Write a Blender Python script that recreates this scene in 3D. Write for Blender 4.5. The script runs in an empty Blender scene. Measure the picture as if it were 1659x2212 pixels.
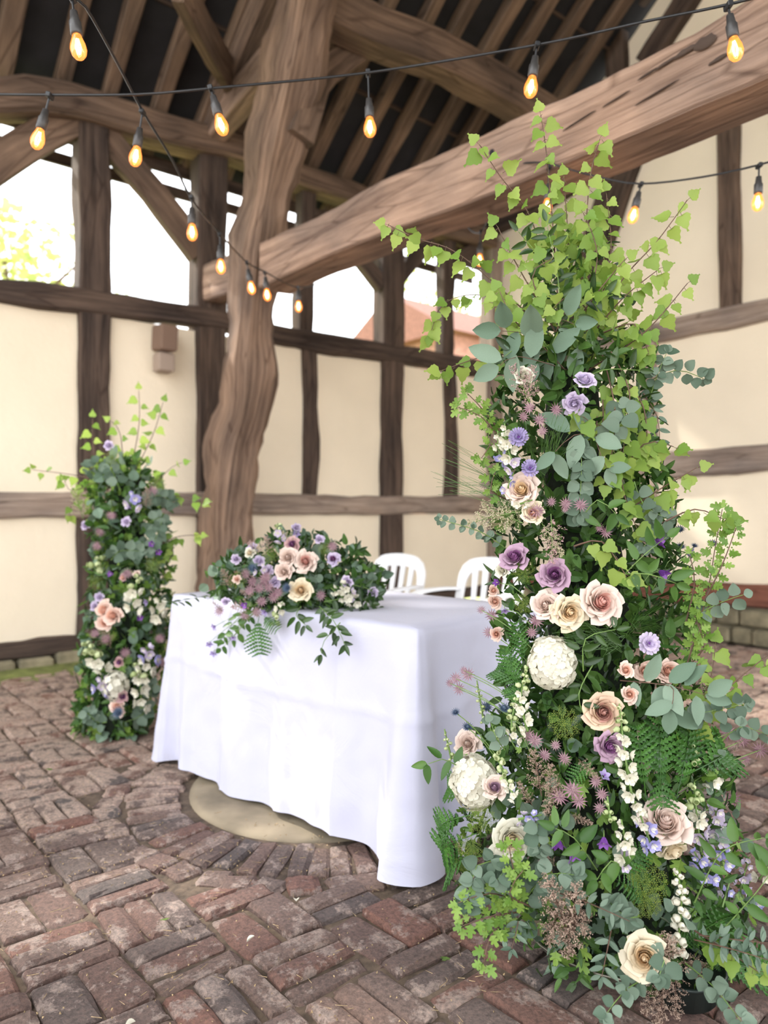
import bpy, math, random
from mathutils import Vector, Matrix, noise
random.seed(11)
R = random.random
def U(a, b): return a + (b - a) * random.random()
PI = math.pi
SC = bpy.context.scene
COL = SC.collection

# ------------------------------------------------------------------ camera
H = 1.12          # eye height
FPX = 1600.0      # focal length in pixels of the 1659 x 2212 frame
cd = bpy.data.cameras.new('camera'); cam = bpy.data.objects.new('camera', cd); COL.objects.link(cam)
cam.location = (0, 0, H); cam.rotation_euler = (PI / 2, 0, 0)
cd.sensor_fit = 'VERTICAL'; cd.sensor_height = 36.0; cd.sensor_width = 27.0
cd.lens = FPX / 2212 * 36.0
cd.clip_start = 0.05; cd.clip_end = 300
cd.dof.use_dof = True; cd.dof.focus_distance = 1.78; cd.dof.aperture_fstop = 2.2
SC.camera = cam

# ------------------------------------------------------------------ sky, sun, exposure
wd = bpy.data.worlds.new('world'); SC.world = wd; wd.use_nodes = True
wn = wd.node_tree; bg = wn.nodes['Background']
bg.inputs[0].default_value = (0.96, 0.975, 1.0, 1); bg.inputs[1].default_value = 3.1
sd = bpy.data.lights.new('sun', 'SUN'); sun = bpy.data.objects.new('sun', sd); COL.objects.link(sun)
sd.energy = 5.0; sd.angle = math.radians(2.5); sd.color = (1.0, 0.95, 0.86)
sun.rotation_euler = Vector((0.812, -0.586, -0.80)).to_track_quat('-Z', 'Y').to_euler()
SC.view_settings.view_transform = 'Standard'; SC.view_settings.look = 'None'
SC.view_settings.gamma = 1; SC.view_settings.use_curve_mapping = False
SC.view_settings.exposure = 0.42

# ------------------------------------------------------------------ coordinates
U1 = Vector((0.769, 0.639, 0)); U2 = Vector((-0.639, 0.769, 0))   # the barn's own axes
BA = 5.72         # left (open, half-timbered) wall, plane b = BA
AB = 6.45         # right (gable) wall, plane a = AB
def ab(a, b, z): return U1 * a + U2 * b + Vector((0, 0, z))
def P(x, y, Z): return Vector(((x - 829.5) / FPX * Z, Z, H - (y - 1106) / FPX * Z))
def planeB(x, y, b):
    r = (x - 829.5) / FPX; return P(x, y, b / (0.769 - 0.639 * r))
def planeA(x, y, a):
    r = (x - 829.5) / FPX; return P(x, y, a / (0.639 + 0.769 * r))
def AB_of(v): return v.dot(U1), v.dot(U2)

# ------------------------------------------------------------------ object helpers
W = {}
def place(name, mesh, parent=None, M=None, **props):
    o = bpy.data.objects.new(name, mesh); COL.objects.link(o)
    M = M or Matrix.Identity(4)
    if parent is not None:
        o.parent = parent; o.matrix_parent_inverse = W[parent].inverted()
    o.matrix_basis = M; W[o] = M
    for k, v in props.items(): o[k] = v
    return o
def thing(name, loc, label, cat, group=None):
    o = place(name, None, None, Matrix.Translation(Vector(loc)), label=label, category=cat)
    if group: o['group'] = group
    return o

class MB:
    def __init__(s): s.V = []; s.F = []; s.I = []; s.UV = {}
    def add(s, vs, fs, mi=0, M=None, uv=None):
        n = len(s.V)
        if M is not None: vs = [M @ Vector(v) for v in vs]
        s.V.extend([tuple(v) for v in vs])
        for k, f in enumerate(fs):
            if uv: s.UV[len(s.F)] = uv[k]
            s.F.append(tuple(i + n for i in f)); s.I.append(mi)
    def mesh(s, name, mats, smooth=False, origin=None, sharp=0):
        V = s.V
        if origin is not None:
            V = [(v[0] - origin[0], v[1] - origin[1], v[2] - origin[2]) for v in V]
        me = bpy.data.meshes.new(name); me.from_pydata(V, [], s.F)
        for m in (mats if isinstance(mats, (list, tuple)) else [mats]): me.materials.append(m)
        me.polygons.foreach_set('material_index', s.I)
        if smooth: me.polygons.foreach_set('use_smooth', [True] * len(s.F))
        if s.UV:
            l = me.uv_layers.new(name='uv')
            for fi, uvs in s.UV.items():
                p = me.polygons[fi]
                for k, li in enumerate(p.loop_indices): l.data[li].uv = uvs[k]
        me.update()
        if sharp: me.set_sharp_from_angle(angle=math.radians(sharp))
        return me
def frame(pos, n, roll=0.0, s=1.0):
    """local +Z along n, at pos"""
    n = Vector(n).normalized(); q = n.to_track_quat('Z', 'Y')
    return Matrix.Translation(Vector(pos)) @ q.to_matrix().to_4x4() @ Matrix.Rotation(roll, 4, 'Z') @ Matrix.Scale(s, 4)
def leafM(pos, d, n, s=1.0):
    """local +Y along d, +Z near n"""
    y = Vector(d).normalized(); n = Vector(n)
    x = y.cross(n)
    if x.length < 1e-4: x = y.orthogonal()
    x.normalize(); z = x.cross(y)
    m = Matrix.Identity(4)
    for i in range(3):
        m[i][0] = x[i] * s; m[i][1] = y[i] * s; m[i][2] = z[i] * s; m[i][3] = pos[i]
    return m
def box(mb, c, sx, sy, sz, M=None, mi=0, bev=0.0):
    cx, cy, cz = c
    if bev <= 0:
        vs = [(cx + a * sx / 2, cy + b * sy / 2, cz + d * sz / 2) for d in (-1, 1) for b in (-1, 1) for a in (-1, 1)]
        mb.add(vs, [(0, 2, 3, 1), (4, 5, 7, 6), (0, 1, 5, 4), (2, 6, 7, 3), (0, 4, 6, 2), (1, 3, 7, 5)], mi, M)
        return
    vs = []; fs = []
    rings = [(-1, bev), (-1, 0), (1, 0), (1, bev)]
    for k, (d, inn) in enumerate(rings):
        zz = cz + d * sz / 2 - (d * bev if inn == 0 else 0)
        X = sx / 2 - inn; Y = sy / 2 - inn; c2 = bev * 0.7
        for (px, py) in [(-X + c2, -Y), (X - c2, -Y), (X, -Y + c2), (X, Y - c2), (X - c2, Y), (-X + c2, Y), (-X, Y - c2), (-X, -Y + c2)]:
            vs.append((cx + px, cy + py, zz))
    for k in range(3):
        for i in range(8):
            j = (i + 1) % 8; fs.append((k * 8 + i, k * 8 + j, k * 8 + 8 + j, k * 8 + 8 + i))
    fs.append(tuple(range(7, -1, -1))); fs.append(tuple(range(24, 32)))
    mb.add(vs, fs, mi, M)
def smooth_path(pts, step):
    pts = [Vector(p) for p in pts]
    if len(pts) == 2:
        n = max(1, int((pts[1] - pts[0]).length / step)); return [pts[0].lerp(pts[1], i / n) for i in range(n + 1)]
    out = []
    for i in range(len(pts) - 1):
        p0 = pts[max(0, i - 1)]; p1 = pts[i]; p2 = pts[i + 1]; p3 = pts[min(len(pts) - 1, i + 2)]
        n = max(1, int((p2 - p1).length / step))
        for k in range(n):
            t = k / n
            out.append(0.5 * ((2 * p1) + (p2 - p0) * t + (2 * p0 - 5 * p1 + 4 * p2 - p3) * t * t + (3 * p1 - p0 - 3 * p2 + p3) * t ** 3))
    out.append(pts[-1]); return out
def tube(mb, pts, r0, r1=None, n=5, mi=0, cap=True):
    r1 = r0 if r1 is None else r1
    pts = [Vector(p) for p in pts]; m = len(pts); vs = []; fs = []
    ref = None
    for i, p in enumerate(pts):
        t = (pts[min(m - 1, i + 1)] - pts[max(0, i - 1)])
        t = t.normalized() if t.length > 1e-9 else Vector((0, 0, 1))
        if ref is None: ref = t.orthogonal().normalized()
        ref = (ref - t * ref.dot(t))
        ref = ref.normalized() if ref.length > 1e-6 else t.orthogonal().normalized()
        b = t.cross(ref); r = r0 + (r1 - r0) * i / max(1, m - 1)
        for k in range(n):
            a = 2 * PI * k / n; vs.append(p + (ref * math.cos(a) + b * math.sin(a)) * r)
    for i in range(m - 1):
        for k in range(n):
            j = (k + 1) % n; fs.append((i * n + k, i * n + j, i * n + n + j, i * n + n + k))
    if cap: fs.append(tuple(range(n - 1, -1, -1))); fs.append(tuple(range((m - 1) * n, m * n)))
    mb.add(vs, fs, mi)
def lathe(mb, prof, n=16, M=None, mi=0):
    vs = []; fs = []
    for (r, z) in prof:
        for k in range(n):
            a = 2 * PI * k / n; vs.append((r * math.cos(a), r * math.sin(a), z))
    for i in range(len(prof) - 1):
        for k in range(n):
            j = (k + 1) % n; fs.append((i * n + k, i * n + j, i * n + n + j, i * n + n + k))
    mb.add(vs, fs, mi, M)
def blob(mb, c, r, mi=0, sz=1.0, M=None):
    c = Vector(c)
    vs = [(0, 0, 1), (0, 0, -1)] + [(math.cos(a) * .94, math.sin(a) * .94, .34) for a in [0, 1.257, 2.513, 3.77, 5.027]] + [(math.cos(a) * .94, math.sin(a) * .94, -.34) for a in [.63, 1.885, 3.14, 4.4, 5.65]]
    vs = [c + Vector((v[0] * r, v[1] * r, v[2] * r * sz)) for v in vs]
    fs = []
    for k in range(5):
        j = (k + 1) % 5
        fs += [(0, 2 + k, 2 + j), (1, 7 + j, 7 + k), (2 + k, 7 + k, 2 + j), (2 + j, 7 + k, 7 + j)]
    mb.add(vs, fs, mi, M)

# ------------------------------------------------------------------ materials
def nodes(m):
    m.use_nodes = True; nt = m.node_tree; return nt, nt.nodes, nt.links, nt.nodes['Principled BSDF']
def ramp(N, stops):
    r = N.new('ShaderNodeValToRGB'); e = r.color_ramp.elements
    while len(e) < len(stops): e.new(0.5)
    for k, (p, c) in enumerate(stops): e[k].position = p; e[k].color = (*c, 1)
    return r
def plain(name, c, rough=.6, var=.12, scale=40, bump=0.0, metal=0, objvar=0.0):
    m = bpy.data.materials.new(name); nt, N, L, B = nodes(m)
    tc = N.new('ShaderNodeTexCoord'); n = N.new('ShaderNodeTexNoise'); n.inputs['Scale'].default_value = scale; n.inputs['Detail'].default_value = 4
    L.new(tc.outputs['Object'], n.inputs['Vector'])
    r = ramp(N, [(0.3, tuple(x * (1 - var) for x in c)), (0.7, tuple(min(1, x * (1 + var)) for x in c))])
    L.new(n.outputs['Fac'], r.inputs[0]); out = r.outputs[0]
    if objvar:
        oi = N.new('ShaderNodeObjectInfo'); hs = N.new('ShaderNodeHueSaturation'); mp = N.new('ShaderNodeMapRange')
        L.new(oi.outputs['Random'], mp.inputs[0]); mp.inputs[3].default_value = 1 - objvar; mp.inputs[4].default_value = 1 + objvar
        L.new(mp.outputs[0], hs.inputs['Value']); L.new(out, hs.inputs['Color']); out = hs.outputs[0]
    L.new(out, B.inputs['Base Color']); B.inputs['Roughness'].default_value = rough; B.inputs['Metallic'].default_value = metal
    if bump:
        b = N.new('ShaderNodeBump'); b.inputs['Strength'].default_value = bump; b.inputs['Distance'].default_value = .01
        L.new(n.outputs['Fac'], b.inputs['Height']); L.new(b.outputs[0], B.inputs['Normal'])
    return m
def leafmat(name, c, c2=None, trans=.35, rough=.45, spec=.4, isl=True):
    """leaf or petal: diffuse + translucent, hue varies leaf by leaf"""
    m = bpy.data.materials.new(name); nt, N, L, B = nodes(m)
    c2 = c2 or tuple(x * .62 for x in c)
    oi = N.new('ShaderNodeObjectInfo'); ge = N.new('ShaderNodeNewGeometry'); ad = N.new('ShaderNodeMath'); ad.operation = 'ADD'
    fr = N.new('ShaderNodeMath'); fr.operation = 'FRACT'
    L.new(oi.outputs['Random'], ad.inputs[0]); L.new(ge.outputs['Random Per Island'], ad.inputs[1]); L.new(ad.outputs[0], fr.inputs[0])
    r = ramp(N, [(0.0, c2), (1.0, c)]); L.new(fr.outputs[0], r.inputs[0])
    tc = N.new('ShaderNodeTexCoord'); n = N.new('ShaderNodeTexNoise'); n.inputs['Scale'].default_value = 60
    L.new(tc.outputs['Object'], n.inputs['Vector'])
    hs = N.new('ShaderNodeHueSaturation'); mp = N.new('ShaderNodeMapRange'); mp.inputs[3].default_value = .85; mp.inputs[4].default_value = 1.15
    L.new(n.outputs['Fac'], mp.inputs[0]); L.new(mp.outputs[0], hs.inputs['Value']); L.new(r.outputs[0], hs.inputs['Color'])
    L.new(hs.outputs[0], B.inputs['Base Color']); B.inputs['Roughness'].default_value = rough
    B.inputs['Specular IOR Level'].default_value = spec
    t = N.new('ShaderNodeBsdfTranslucent'); L.new(hs.outputs[0], t.inputs[0])
    mx = N.new('ShaderNodeMixShader'); mx.inputs[0].default_value = trans
    L.new(B.outputs[0], mx.inputs[1]); L.new(t.outputs[0], mx.inputs[2]); L.new(mx.outputs[0], N['Material Output'].inputs[0])
    return m
def woodmat(name, dark, light, grain=1.0, bump=.5):
    m = bpy.data.materials.new(name); nt, N, L, B = nodes(m)
    uv = N.new('ShaderNodeUVMap'); mp = N.new('ShaderNodeMapping'); mp.inputs['Scale'].default_value = (1.3, 34, 1)
    oi = N.new('ShaderNodeObjectInfo'); cx = N.new('ShaderNodeCombineXYZ'); ml = N.new('ShaderNodeMath'); ml.operation = 'MULTIPLY'; ml.inputs[1].default_value = 37
    L.new(oi.outputs['Random'], ml.inputs[0]); L.new(ml.outputs[0], cx.inputs[2]); L.new(cx.outputs[0], mp.inputs['Location'])
    L.new(uv.outputs[0], mp.inputs['Vector'])
    n = N.new('ShaderNodeTexNoise'); n.inputs['Scale'].default_value = 1.0; n.inputs['Detail'].default_value = 8; n.inputs['Roughness'].default_value = .65; n.inputs['Distortion'].default_value = .12
    L.new(mp.outputs[0], n.inputs['Vector'])
    mp2 = N.new('ShaderNodeMapping'); mp2.inputs['Scale'].default_value = (1.2, 3, 1); L.new(uv.outputs[0], mp2.inputs['Vector']); L.new(cx.outputs[0], mp2.inputs['Location'])
    n2 = N.new('ShaderNodeTexNoise'); n2.inputs['Scale'].default_value = 1.3; n2.inputs['Detail'].default_value = 5; L.new(mp2.outputs[0], n2.inputs['Vector'])
    mid = tuple((a + b) / 2 for a, b in zip(dark, light))
    r = ramp(N, [(.3, dark), (.5, mid), (.72, light)]); L.new(n.outputs['Fac'], r.inputs[0])
    r2 = ramp(N, [(.35, (.62, .62, .64)), (.65, (1.15, 1.1, 1.05))]); L.new(n2.outputs['Fac'], r2.inputs[0])
    mx = N.new('ShaderNodeMix'); mx.data_type = 'RGBA'; mx.blend_type = 'MULTIPLY'; mx.inputs[0].default_value = 1
    L.new(r.outputs[0], mx.inputs[6]); L.new(r2.outputs[0], mx.inputs[7])
    mp3 = N.new('ShaderNodeMapping'); mp3.inputs['Scale'].default_value = (1.1, 14, 1); L.new(uv.outputs[0], mp3.inputs['Vector']); L.new(cx.outputs[0], mp3.inputs['Location'])
    v = N.new('ShaderNodeTexVoronoi'); v.feature = 'DISTANCE_TO_EDGE'; v.inputs['Scale'].default_value = 1.0; L.new(mp3.outputs[0], v.inputs['Vector'])
    rc = ramp(N, [(0.0, (.25, .2, .18)), (.035, (1, 1, 1))]); L.new(v.outputs['Distance'], rc.inputs[0])
    mx2 = N.new('ShaderNodeMix'); mx2.data_type = 'RGBA'; mx2.blend_type = 'MULTIPLY'; mx2.inputs[0].default_value = .55
    L.new(mx.outputs[2], mx2.inputs[6]); L.new(rc.outputs[0], mx2.inputs[7]); L.new(mx2.outputs[2], B.inputs['Base Color'])
    b = N.new('ShaderNodeBump'); b.inputs['Strength'].default_value = bump; b.inputs['Distance'].default_value = .02
    L.new(n.outputs['Fac'], b.inputs['Height'])
    b2 = N.new('ShaderNodeBump'); b2.inputs['Strength'].default_value = .35; b2.inputs['Distance'].default_value = .01
    L.new(rc.outputs[0], b2.inputs['Height']); L.new(b.outputs[0], b2.inputs['Normal']); L.new(b2.outputs[0], B.inputs['Normal'])
    B.inputs['Roughness'].default_value = .85; B.inputs['Specular IOR Level'].default_value = .2
    return m
def emit(name, c, s):
    m = bpy.data.materials.new(name); nt, N, L, B = nodes(m)
    B.inputs['Base Color'].default_value = (*c, 1); B.inputs['Emission Color'].default_value = (*c, 1); B.inputs['Emission Strength'].default_value = s
    return m
def plastermat(name, c):
    m = bpy.data.materials.new(name); nt, N, L, B = nodes(m)
    tc = N.new('ShaderNodeTexCoord'); n = N.new('ShaderNodeTexNoise'); n.inputs['Scale'].default_value = 1.4; n.inputs['Detail'].default_value = 6
    L.new(tc.outputs['Object'], n.inputs['Vector'])
    r = ramp(N, [(.3, tuple(x * .9 for x in c)), (.7, c)]); L.new(n.outputs['Fac'], r.inputs[0]); L.new(r.outputs[0], B.inputs['Base Color'])
    n2 = N.new('ShaderNodeTexNoise'); n2.inputs['Scale'].default_value = 22; n2.inputs['Detail'].default_value = 6; L.new(tc.outputs['Object'], n2.inputs['Vector'])
    b = N.new('ShaderNodeBump'); b.inputs['Strength'].default_value = .18; b.inputs['Distance'].default_value = .02
    L.new(n2.outputs['Fac'], b.inputs['Height']); L.new(b.outputs[0], B.inputs['Normal']); B.inputs['Roughness'].default_value = .9
    B.inputs['Specular IOR Level'].default_value = .15
    return m
def brickmat(name='old_brick', lo=.52, palec=(.56, .43, .37), lift=1.0):
    m = bpy.data.materials.new(name); nt, N, L, B = nodes(m)
    oi = N.new('ShaderNodeObjectInfo'); ge = N.new('ShaderNodeNewGeometry'); ad = N.new('ShaderNodeMath'); ad.operation = 'ADD'; fr = N.new('ShaderNodeMath'); fr.operation = 'FRACT'
    L.new(oi.outputs['Random'], ad.inputs[0]); L.new(ge.outputs['Random Per Island'], ad.inputs[1]); L.new(ad.outputs[0], fr.inputs[0])
    r = ramp(N, [(0, (.22, .14, .115)), (.2, (.31, .15, .11)), (.4, (.18, .13, .113)), (.6, (.33, .21, .165)), (.78, (.135, .112, .105)), (1, (.27, .165, .13))])
    L.new(fr.outputs[0], r.inputs[0])
    tc = N.new('ShaderNodeTexCoord')
    ml = N.new('ShaderNodeMath'); ml.operation = 'MULTIPLY'; ml.inputs[1].default_value = 50; L.new(fr.outputs[0], ml.inputs[0])
    cx = N.new('ShaderNodeCombineXYZ'); L.new(ml.outputs[0], cx.inputs[2]); va = N.new('ShaderNodeVectorMath'); va.operation = 'ADD'
    L.new(tc.outputs['Object'], va.inputs[0]); L.new(cx.outputs[0], va.inputs[1])
    n = N.new('ShaderNodeTexNoise'); n.inputs['Scale'].default_value = 9; n.inputs['Detail'].default_value = 12; n.inputs['Roughness'].default_value = .74; L.new(va.outputs[0], n.inputs['Vector'])
    rp = ramp(N, [(lo, (0, 0, 0)), (lo + .04, (.65, .65, .65)), (lo + .13, (.95, .95, .95))]); L.new(n.outputs['Fac'], rp.inputs[0])
    n2 = N.new('ShaderNodeTexNoise'); n2.inputs['Scale'].default_value = 85; n2.inputs['Detail'].default_value = 9; n2.inputs['Roughness'].default_value = .75; L.new(va.outputs[0], n2.inputs['Vector'])
    r2 = ramp(N, [(.32, (.42, .39, .37)), (.5, (1, 1, 1)), (.68, (1.6, 1.52, 1.45))]); L.new(n2.outputs['Fac'], r2.inputs[0])
    pale = N.new('ShaderNodeMix'); pale.data_type = 'RGBA'; pale.inputs[7].default_value = (*palec, 1)
    L.new(rp.outputs[0], pale.inputs[0]); L.new(r.outputs[0], pale.inputs[6])
    mx = N.new('ShaderNodeMix'); mx.data_type = 'RGBA'; mx.blend_type = 'MULTIPLY'; mx.inputs[0].default_value = 1
    L.new(pale.outputs[2], mx.inputs[6]); L.new(r2.outputs[0], mx.inputs[7]); L.new(mx.outputs[2], B.inputs['Base Color'])
    b = N.new('ShaderNodeBump'); b.inputs['Strength'].default_value = 1.0; b.inputs['Distance'].default_value = .018
    L.new(n2.outputs['Fac'], b.inputs['Height']); b2 = N.new('ShaderNodeBump'); b2.inputs['Strength'].default_value = .6; b2.inputs['Distance'].default_value = .02
    L.new(n.outputs['Fac'], b2.inputs['Height']); L.new(b2.outputs[0], b.inputs['Normal']); L.new(b.outputs[0], B.inputs['Normal'])
    B.inputs['Roughness'].default_value = .62
    return m
M = {
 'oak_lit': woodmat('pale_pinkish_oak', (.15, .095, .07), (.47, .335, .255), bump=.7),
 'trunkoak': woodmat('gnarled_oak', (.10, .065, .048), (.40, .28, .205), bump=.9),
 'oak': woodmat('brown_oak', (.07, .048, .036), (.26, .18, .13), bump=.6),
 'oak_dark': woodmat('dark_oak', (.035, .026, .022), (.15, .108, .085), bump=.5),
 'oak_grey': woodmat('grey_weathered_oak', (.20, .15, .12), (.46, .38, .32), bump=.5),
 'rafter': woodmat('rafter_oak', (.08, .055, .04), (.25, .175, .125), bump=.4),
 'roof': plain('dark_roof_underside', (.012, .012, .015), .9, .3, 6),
 'plaster': plastermat('cream_limewash', (.92, .81, .63)),
 'brick': brickmat(),
 'brick_pale': brickmat('paler_old_brick', .44, (.64, .475, .385)),  # lighter brick colour for the far-left and far paving
 'dirt': plain('earth_joint', (.10, .07, .048), .95, .5, 30, .8),
 'stone': plain('worn_tan_stone', (.23, .185, .125), .85, .6, 3.2, .5),
 'plinth': plain('mossy_plinth', (.22, .19, .12), .95, .45, 7, .8, objvar=.35),
 'redsill': woodmat('red_brown_sill_oak', (.12, .05, .035), (.30, .13, .09)),
 'moss': plain('moss', (.16, .18, .05), .95, .4, 14, .8),
 'cord': plain('black_rubber', (.012, .013, .015), .45, .2, 40),
 'holder': plain('grey_lamp_holder', (.045, .043, .042), .4, .2, 60),
 'fil': emit('hot_filament', (1.0, .52, .18), 60),
 'cloth': None,
 'plastic': plain('white_plastic', (.85, .86, .88), .35, .03, 8),
 'twig': plain('brown_twig', (.11, .06, .04), .7, .3, 60),
 'gstem': plain('green_stem', (.13, .22, .05), .55, .2, 60),
 'metal': plain('dull_tin', (.28, .26, .21), .45, .25, 30, .1, .8),
 'bucket': plain('dark_green_bucket', (.012, .02, .018), .4, .2, 30),
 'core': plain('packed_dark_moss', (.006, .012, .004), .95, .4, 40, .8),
 'birch': leafmat('birch_leaf_green', (.38, .50, .11), (.18, .32, .05), .5),
 'ruscus': leafmat('deep_green_leaf', (.05, .105, .022), (.014, .040, .008), .2, .35, .5),
 'midgreen': leafmat('mid_green_leaf', (.10, .20, .04), (.04, .105, .02), .28),
 'hawthorn': leafmat('fresh_lobed_leaf', (.27, .41, .08), (.12, .24, .035), .38),
 'euc': leafmat('eucalyptus_blue_green', (.185, .25, .185), (.07, .115, .075), .2, .6, .3),
 'euc2': leafmat('eucalyptus_grey_green', (.22, .30, .22), (.11, .18, .12), .18, .55, .3),
 'fern': leafmat('fern_green', (.07, .19, .03), (.03, .095, .018), .25),
 'cream': leafmat('cream_petal', (.84, .75, .58), (.80, .69, .50), .25, .55, .2),
 'creamin': leafmat('cream_petal_heart', (.86, .70, .48), (.84, .66, .44), .25, .55, .2),
 'ivory': leafmat('ivory_petal', (.80, .775, .66), (.72, .69, .57), .25, .55, .2),
 'blush': leafmat('blush_petal', (.80, .67, .59), (.76, .61, .54), .25, .55, .2),
 'blushin': leafmat('blush_petal_heart', (.78, .48, .42), (.74, .44, .38), .25, .55, .2),
 'peach': leafmat('peach_petal', (.86, .69, .60), (.82, .61, .52), .25, .55, .2),
 'peachin': leafmat('peach_petal_heart', (.90, .62, .50), (.86, .56, .44), .25, .55, .2),
 'mauve': leafmat('mauve_petal', (.50, .34, .44), (.42, .27, .37), .2, .55, .2),
 'mauvein': leafmat('mauve_petal_heart', (.36, .16, .34), (.30, .12, .28), .2, .55, .2),
 'beige': leafmat('dusky_beige_petal', (.76, .60, .42), (.68, .50, .38), .2, .55, .2),
 'beigein': leafmat('dusky_beige_heart', (.60, .34, .28), (.56, .32, .27), .2, .55, .2),
 'lilac': leafmat('lilac_petal', (.70, .61, .76), (.58, .50, .68), .3, .55, .2),
 'blue': leafmat('blue_lilac_petal', (.50, .48, .82), (.34, .32, .66), .3, .55, .2),
 'purple': leafmat('purple_petal', (.30, .12, .46), (.17, .05, .30), .2, .5, .3),
 'violet': leafmat('pale_violet_petal', (.40, .34, .56), (.30, .25, .46), .25, .5, .3),
 'dusty': leafmat('dusty_pink_bract', (.40, .25, .28), (.24, .12, .16), .2, .6, .2),
 'dusty2': leafmat('dusty_pin_floret', (.56, .42, .42), (.34, .20, .25), .2, .6, .2),
 'astpink': leafmat('pink_plume', (.66, .44, .43), (.50, .31, .32), .2, .7, .1),
 'astcream': leafmat('cream_plume', (.70, .63, .45), (.56, .48, .33), .2, .7, .1),
 'asttan': leafmat('tan_plume', (.52, .39, .30), (.34, .24, .19), .1, .7, .1),
 'ammi': leafmat('lime_umbel', (.42, .48, .10), (.27, .34, .06), .2, .6, .2),
 'bud': leafmat('green_white_bud', (.60, .65, .38), (.38, .46, .20), .2, .5, .3),
 'thistle': leafmat('steel_blue_thistle', (.07, .11, .17), (.04, .06, .11), .05, .5, .4),
 'treeleaf': leafmat('garden_tree_leaf', (.62, .64, .20), (.42, .50, .18), .5),
 'grass': plain('garden_grass', (.34, .38, .14), .95, .25, 2),
 'gwall': plain('garden_brick', (.44, .24, .18), .9, .3, 12, .3),
 'tile': plain('clay_tile', (.22, .10, .07), .9, .3, 20),
}
def clothmat():
    m = bpy.data.materials.new('white_cotton'); nt, N, L, B = nodes(m)
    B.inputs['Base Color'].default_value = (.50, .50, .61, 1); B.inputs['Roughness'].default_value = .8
    B.inputs['Sheen Weight'].default_value = .15; B.inputs['Specular IOR Level'].default_value = .2
    tc = N.new('ShaderNodeTexCoord'); n = N.new('ShaderNodeTexNoise'); n.inputs['Scale'].default_value = 5; n.inputs['Detail'].default_value = 5; n.inputs['Distortion'].default_value = 1.2
    L.new(tc.outputs['Object'], n.inputs['Vector']); b = N.new('ShaderNodeBump'); b.inputs['Strength'].default_value = .25; b.inputs['Distance'].default_value = .03
    L.new(n.outputs['Fac'], b.inputs['Height']); L.new(b.outputs[0], B.inputs['Normal']); return m
M['cloth'] = clothmat()
def glassmat():
    m = bpy.data.materials.new('amber_bulb_glass'); nt, N, L, B = nodes(m)
    t = N.new('ShaderNodeBsdfTransparent'); t.inputs[0].default_value = (1, .72, .42, 1)
    g = N.new('ShaderNodeBsdfGlossy'); g.inputs['Roughness'].default_value = .05
    e = N.new('ShaderNodeEmission'); e.inputs[0].default_value = (1, .30, .06, 1); e.inputs[1].default_value = .75
    a = N.new('ShaderNodeMixShader'); a.inputs[0].default_value = .12; L.new(t.outputs[0], a.inputs[1]); L.new(g.outputs[0], a.inputs[2])
    s = N.new('ShaderNodeAddShader'); L.new(a.outputs[0], s.inputs[0]); L.new(e.outputs[0], s.inputs[1]); L.new(s.outputs[0], N['Material Output'].inputs[0])
    return m
M['glass'] = glassmat()

# ------------------------------------------------------------------ timber
def timber(name, pts, w, h, side, mat, parent=None, wob=.010, cham=.08, seg=.14, taper=None, origin=None, **props):
    """hewn timber along pts. w across 'side', h across the other way. w/h number or list per point"""
    ctrl = [Vector(p) for p in pts]
    path = smooth_path(ctrl, seg); n = len(path)
    L = [0]
    for i in range(1, n): L.append(L[-1] + (path[i] - path[i - 1]).length)
    cl = [0]
    for i in range(1, len(ctrl)): cl.append(cl[-1] + (ctrl[i] - ctrl[i - 1]).length)
    def val(q, s):
        if not isinstance(q, (list, tuple)): return q
        x = s / L[-1] * cl[-1]
        for i in range(len(cl) - 1):
            if x <= cl[i + 1] + 1e-6: t = (x - cl[i]) / max(1e-6, cl[i + 1] - cl[i]); return q[i] * (1 - t) + q[i + 1] * t
        return q[-1]
    vs = []; fs = []; uvs = []; seed = Vector((R() * 50, R() * 50, R() * 50))
    for i, p in enumerate(path):
        t = (path[min(n - 1, i + 1)] - path[max(0, i - 1)]).normalized()
        s = Vector(side); s = (s - t * s.dot(t)).normalized(); u = t.cross(s)
        ww = val(w, L[i]) / 2; hh = val(h, L[i]) / 2; c = cham * min(ww, hh) * 2
        for k, (x, y) in enumerate([(-ww + c, -hh), (0, -hh * 1.01), (ww - c, -hh), (ww, -hh + c), (ww * 1.01, 0), (ww, hh - c), (ww - c, hh), (0, hh * 1.01), (-ww + c, hh), (-ww, hh - c), (-ww * 1.01, 0), (-ww, -hh + c)]):
            q = p + s * x + u * y
            d = noise.noise(q * 2.3 + seed) * wob * 1.6 + noise.noise(q * 9 + seed) * wob * .6
            q = q + (s * x + u * y).normalized() * d
            vs.append(q)
    K = 12; per = 2 * (val(w, 0) + val(h, 0))
    for i in range(n - 1):
        for k in range(K):
            j = (k + 1) % K; fs.append((i * K + k, i * K + j, i * K + K + j, i * K + K + k))
            v0 = per * k / K; v1 = per * (k + 1) / K
            uvs.append([(L[i], v0), (L[i], v1), (L[i + 1], v1), (L[i + 1], v0)])
    fs.append(tuple(range(K - 1, -1, -1))); uvs.append([(.1 * math.cos(6.28 * k / K), .1 * math.sin(6.28 * k / K)) for k in range(K)])
    fs.append(tuple(range((n - 1) * K, n * K))); uvs.append([(.1 * math.cos(6.28 * k / K), .1 * math.sin(6.28 * k / K)) for k in range(K)])
    mb = MB(); mb.add(vs, fs, 0, None, uvs)
    org = path[0] if origin is None else Vector(origin)
    me = mb.mesh(name, mat, True, org, 28)
    return place(name, me, parent, Matrix.Translation(org), **props)

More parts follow.
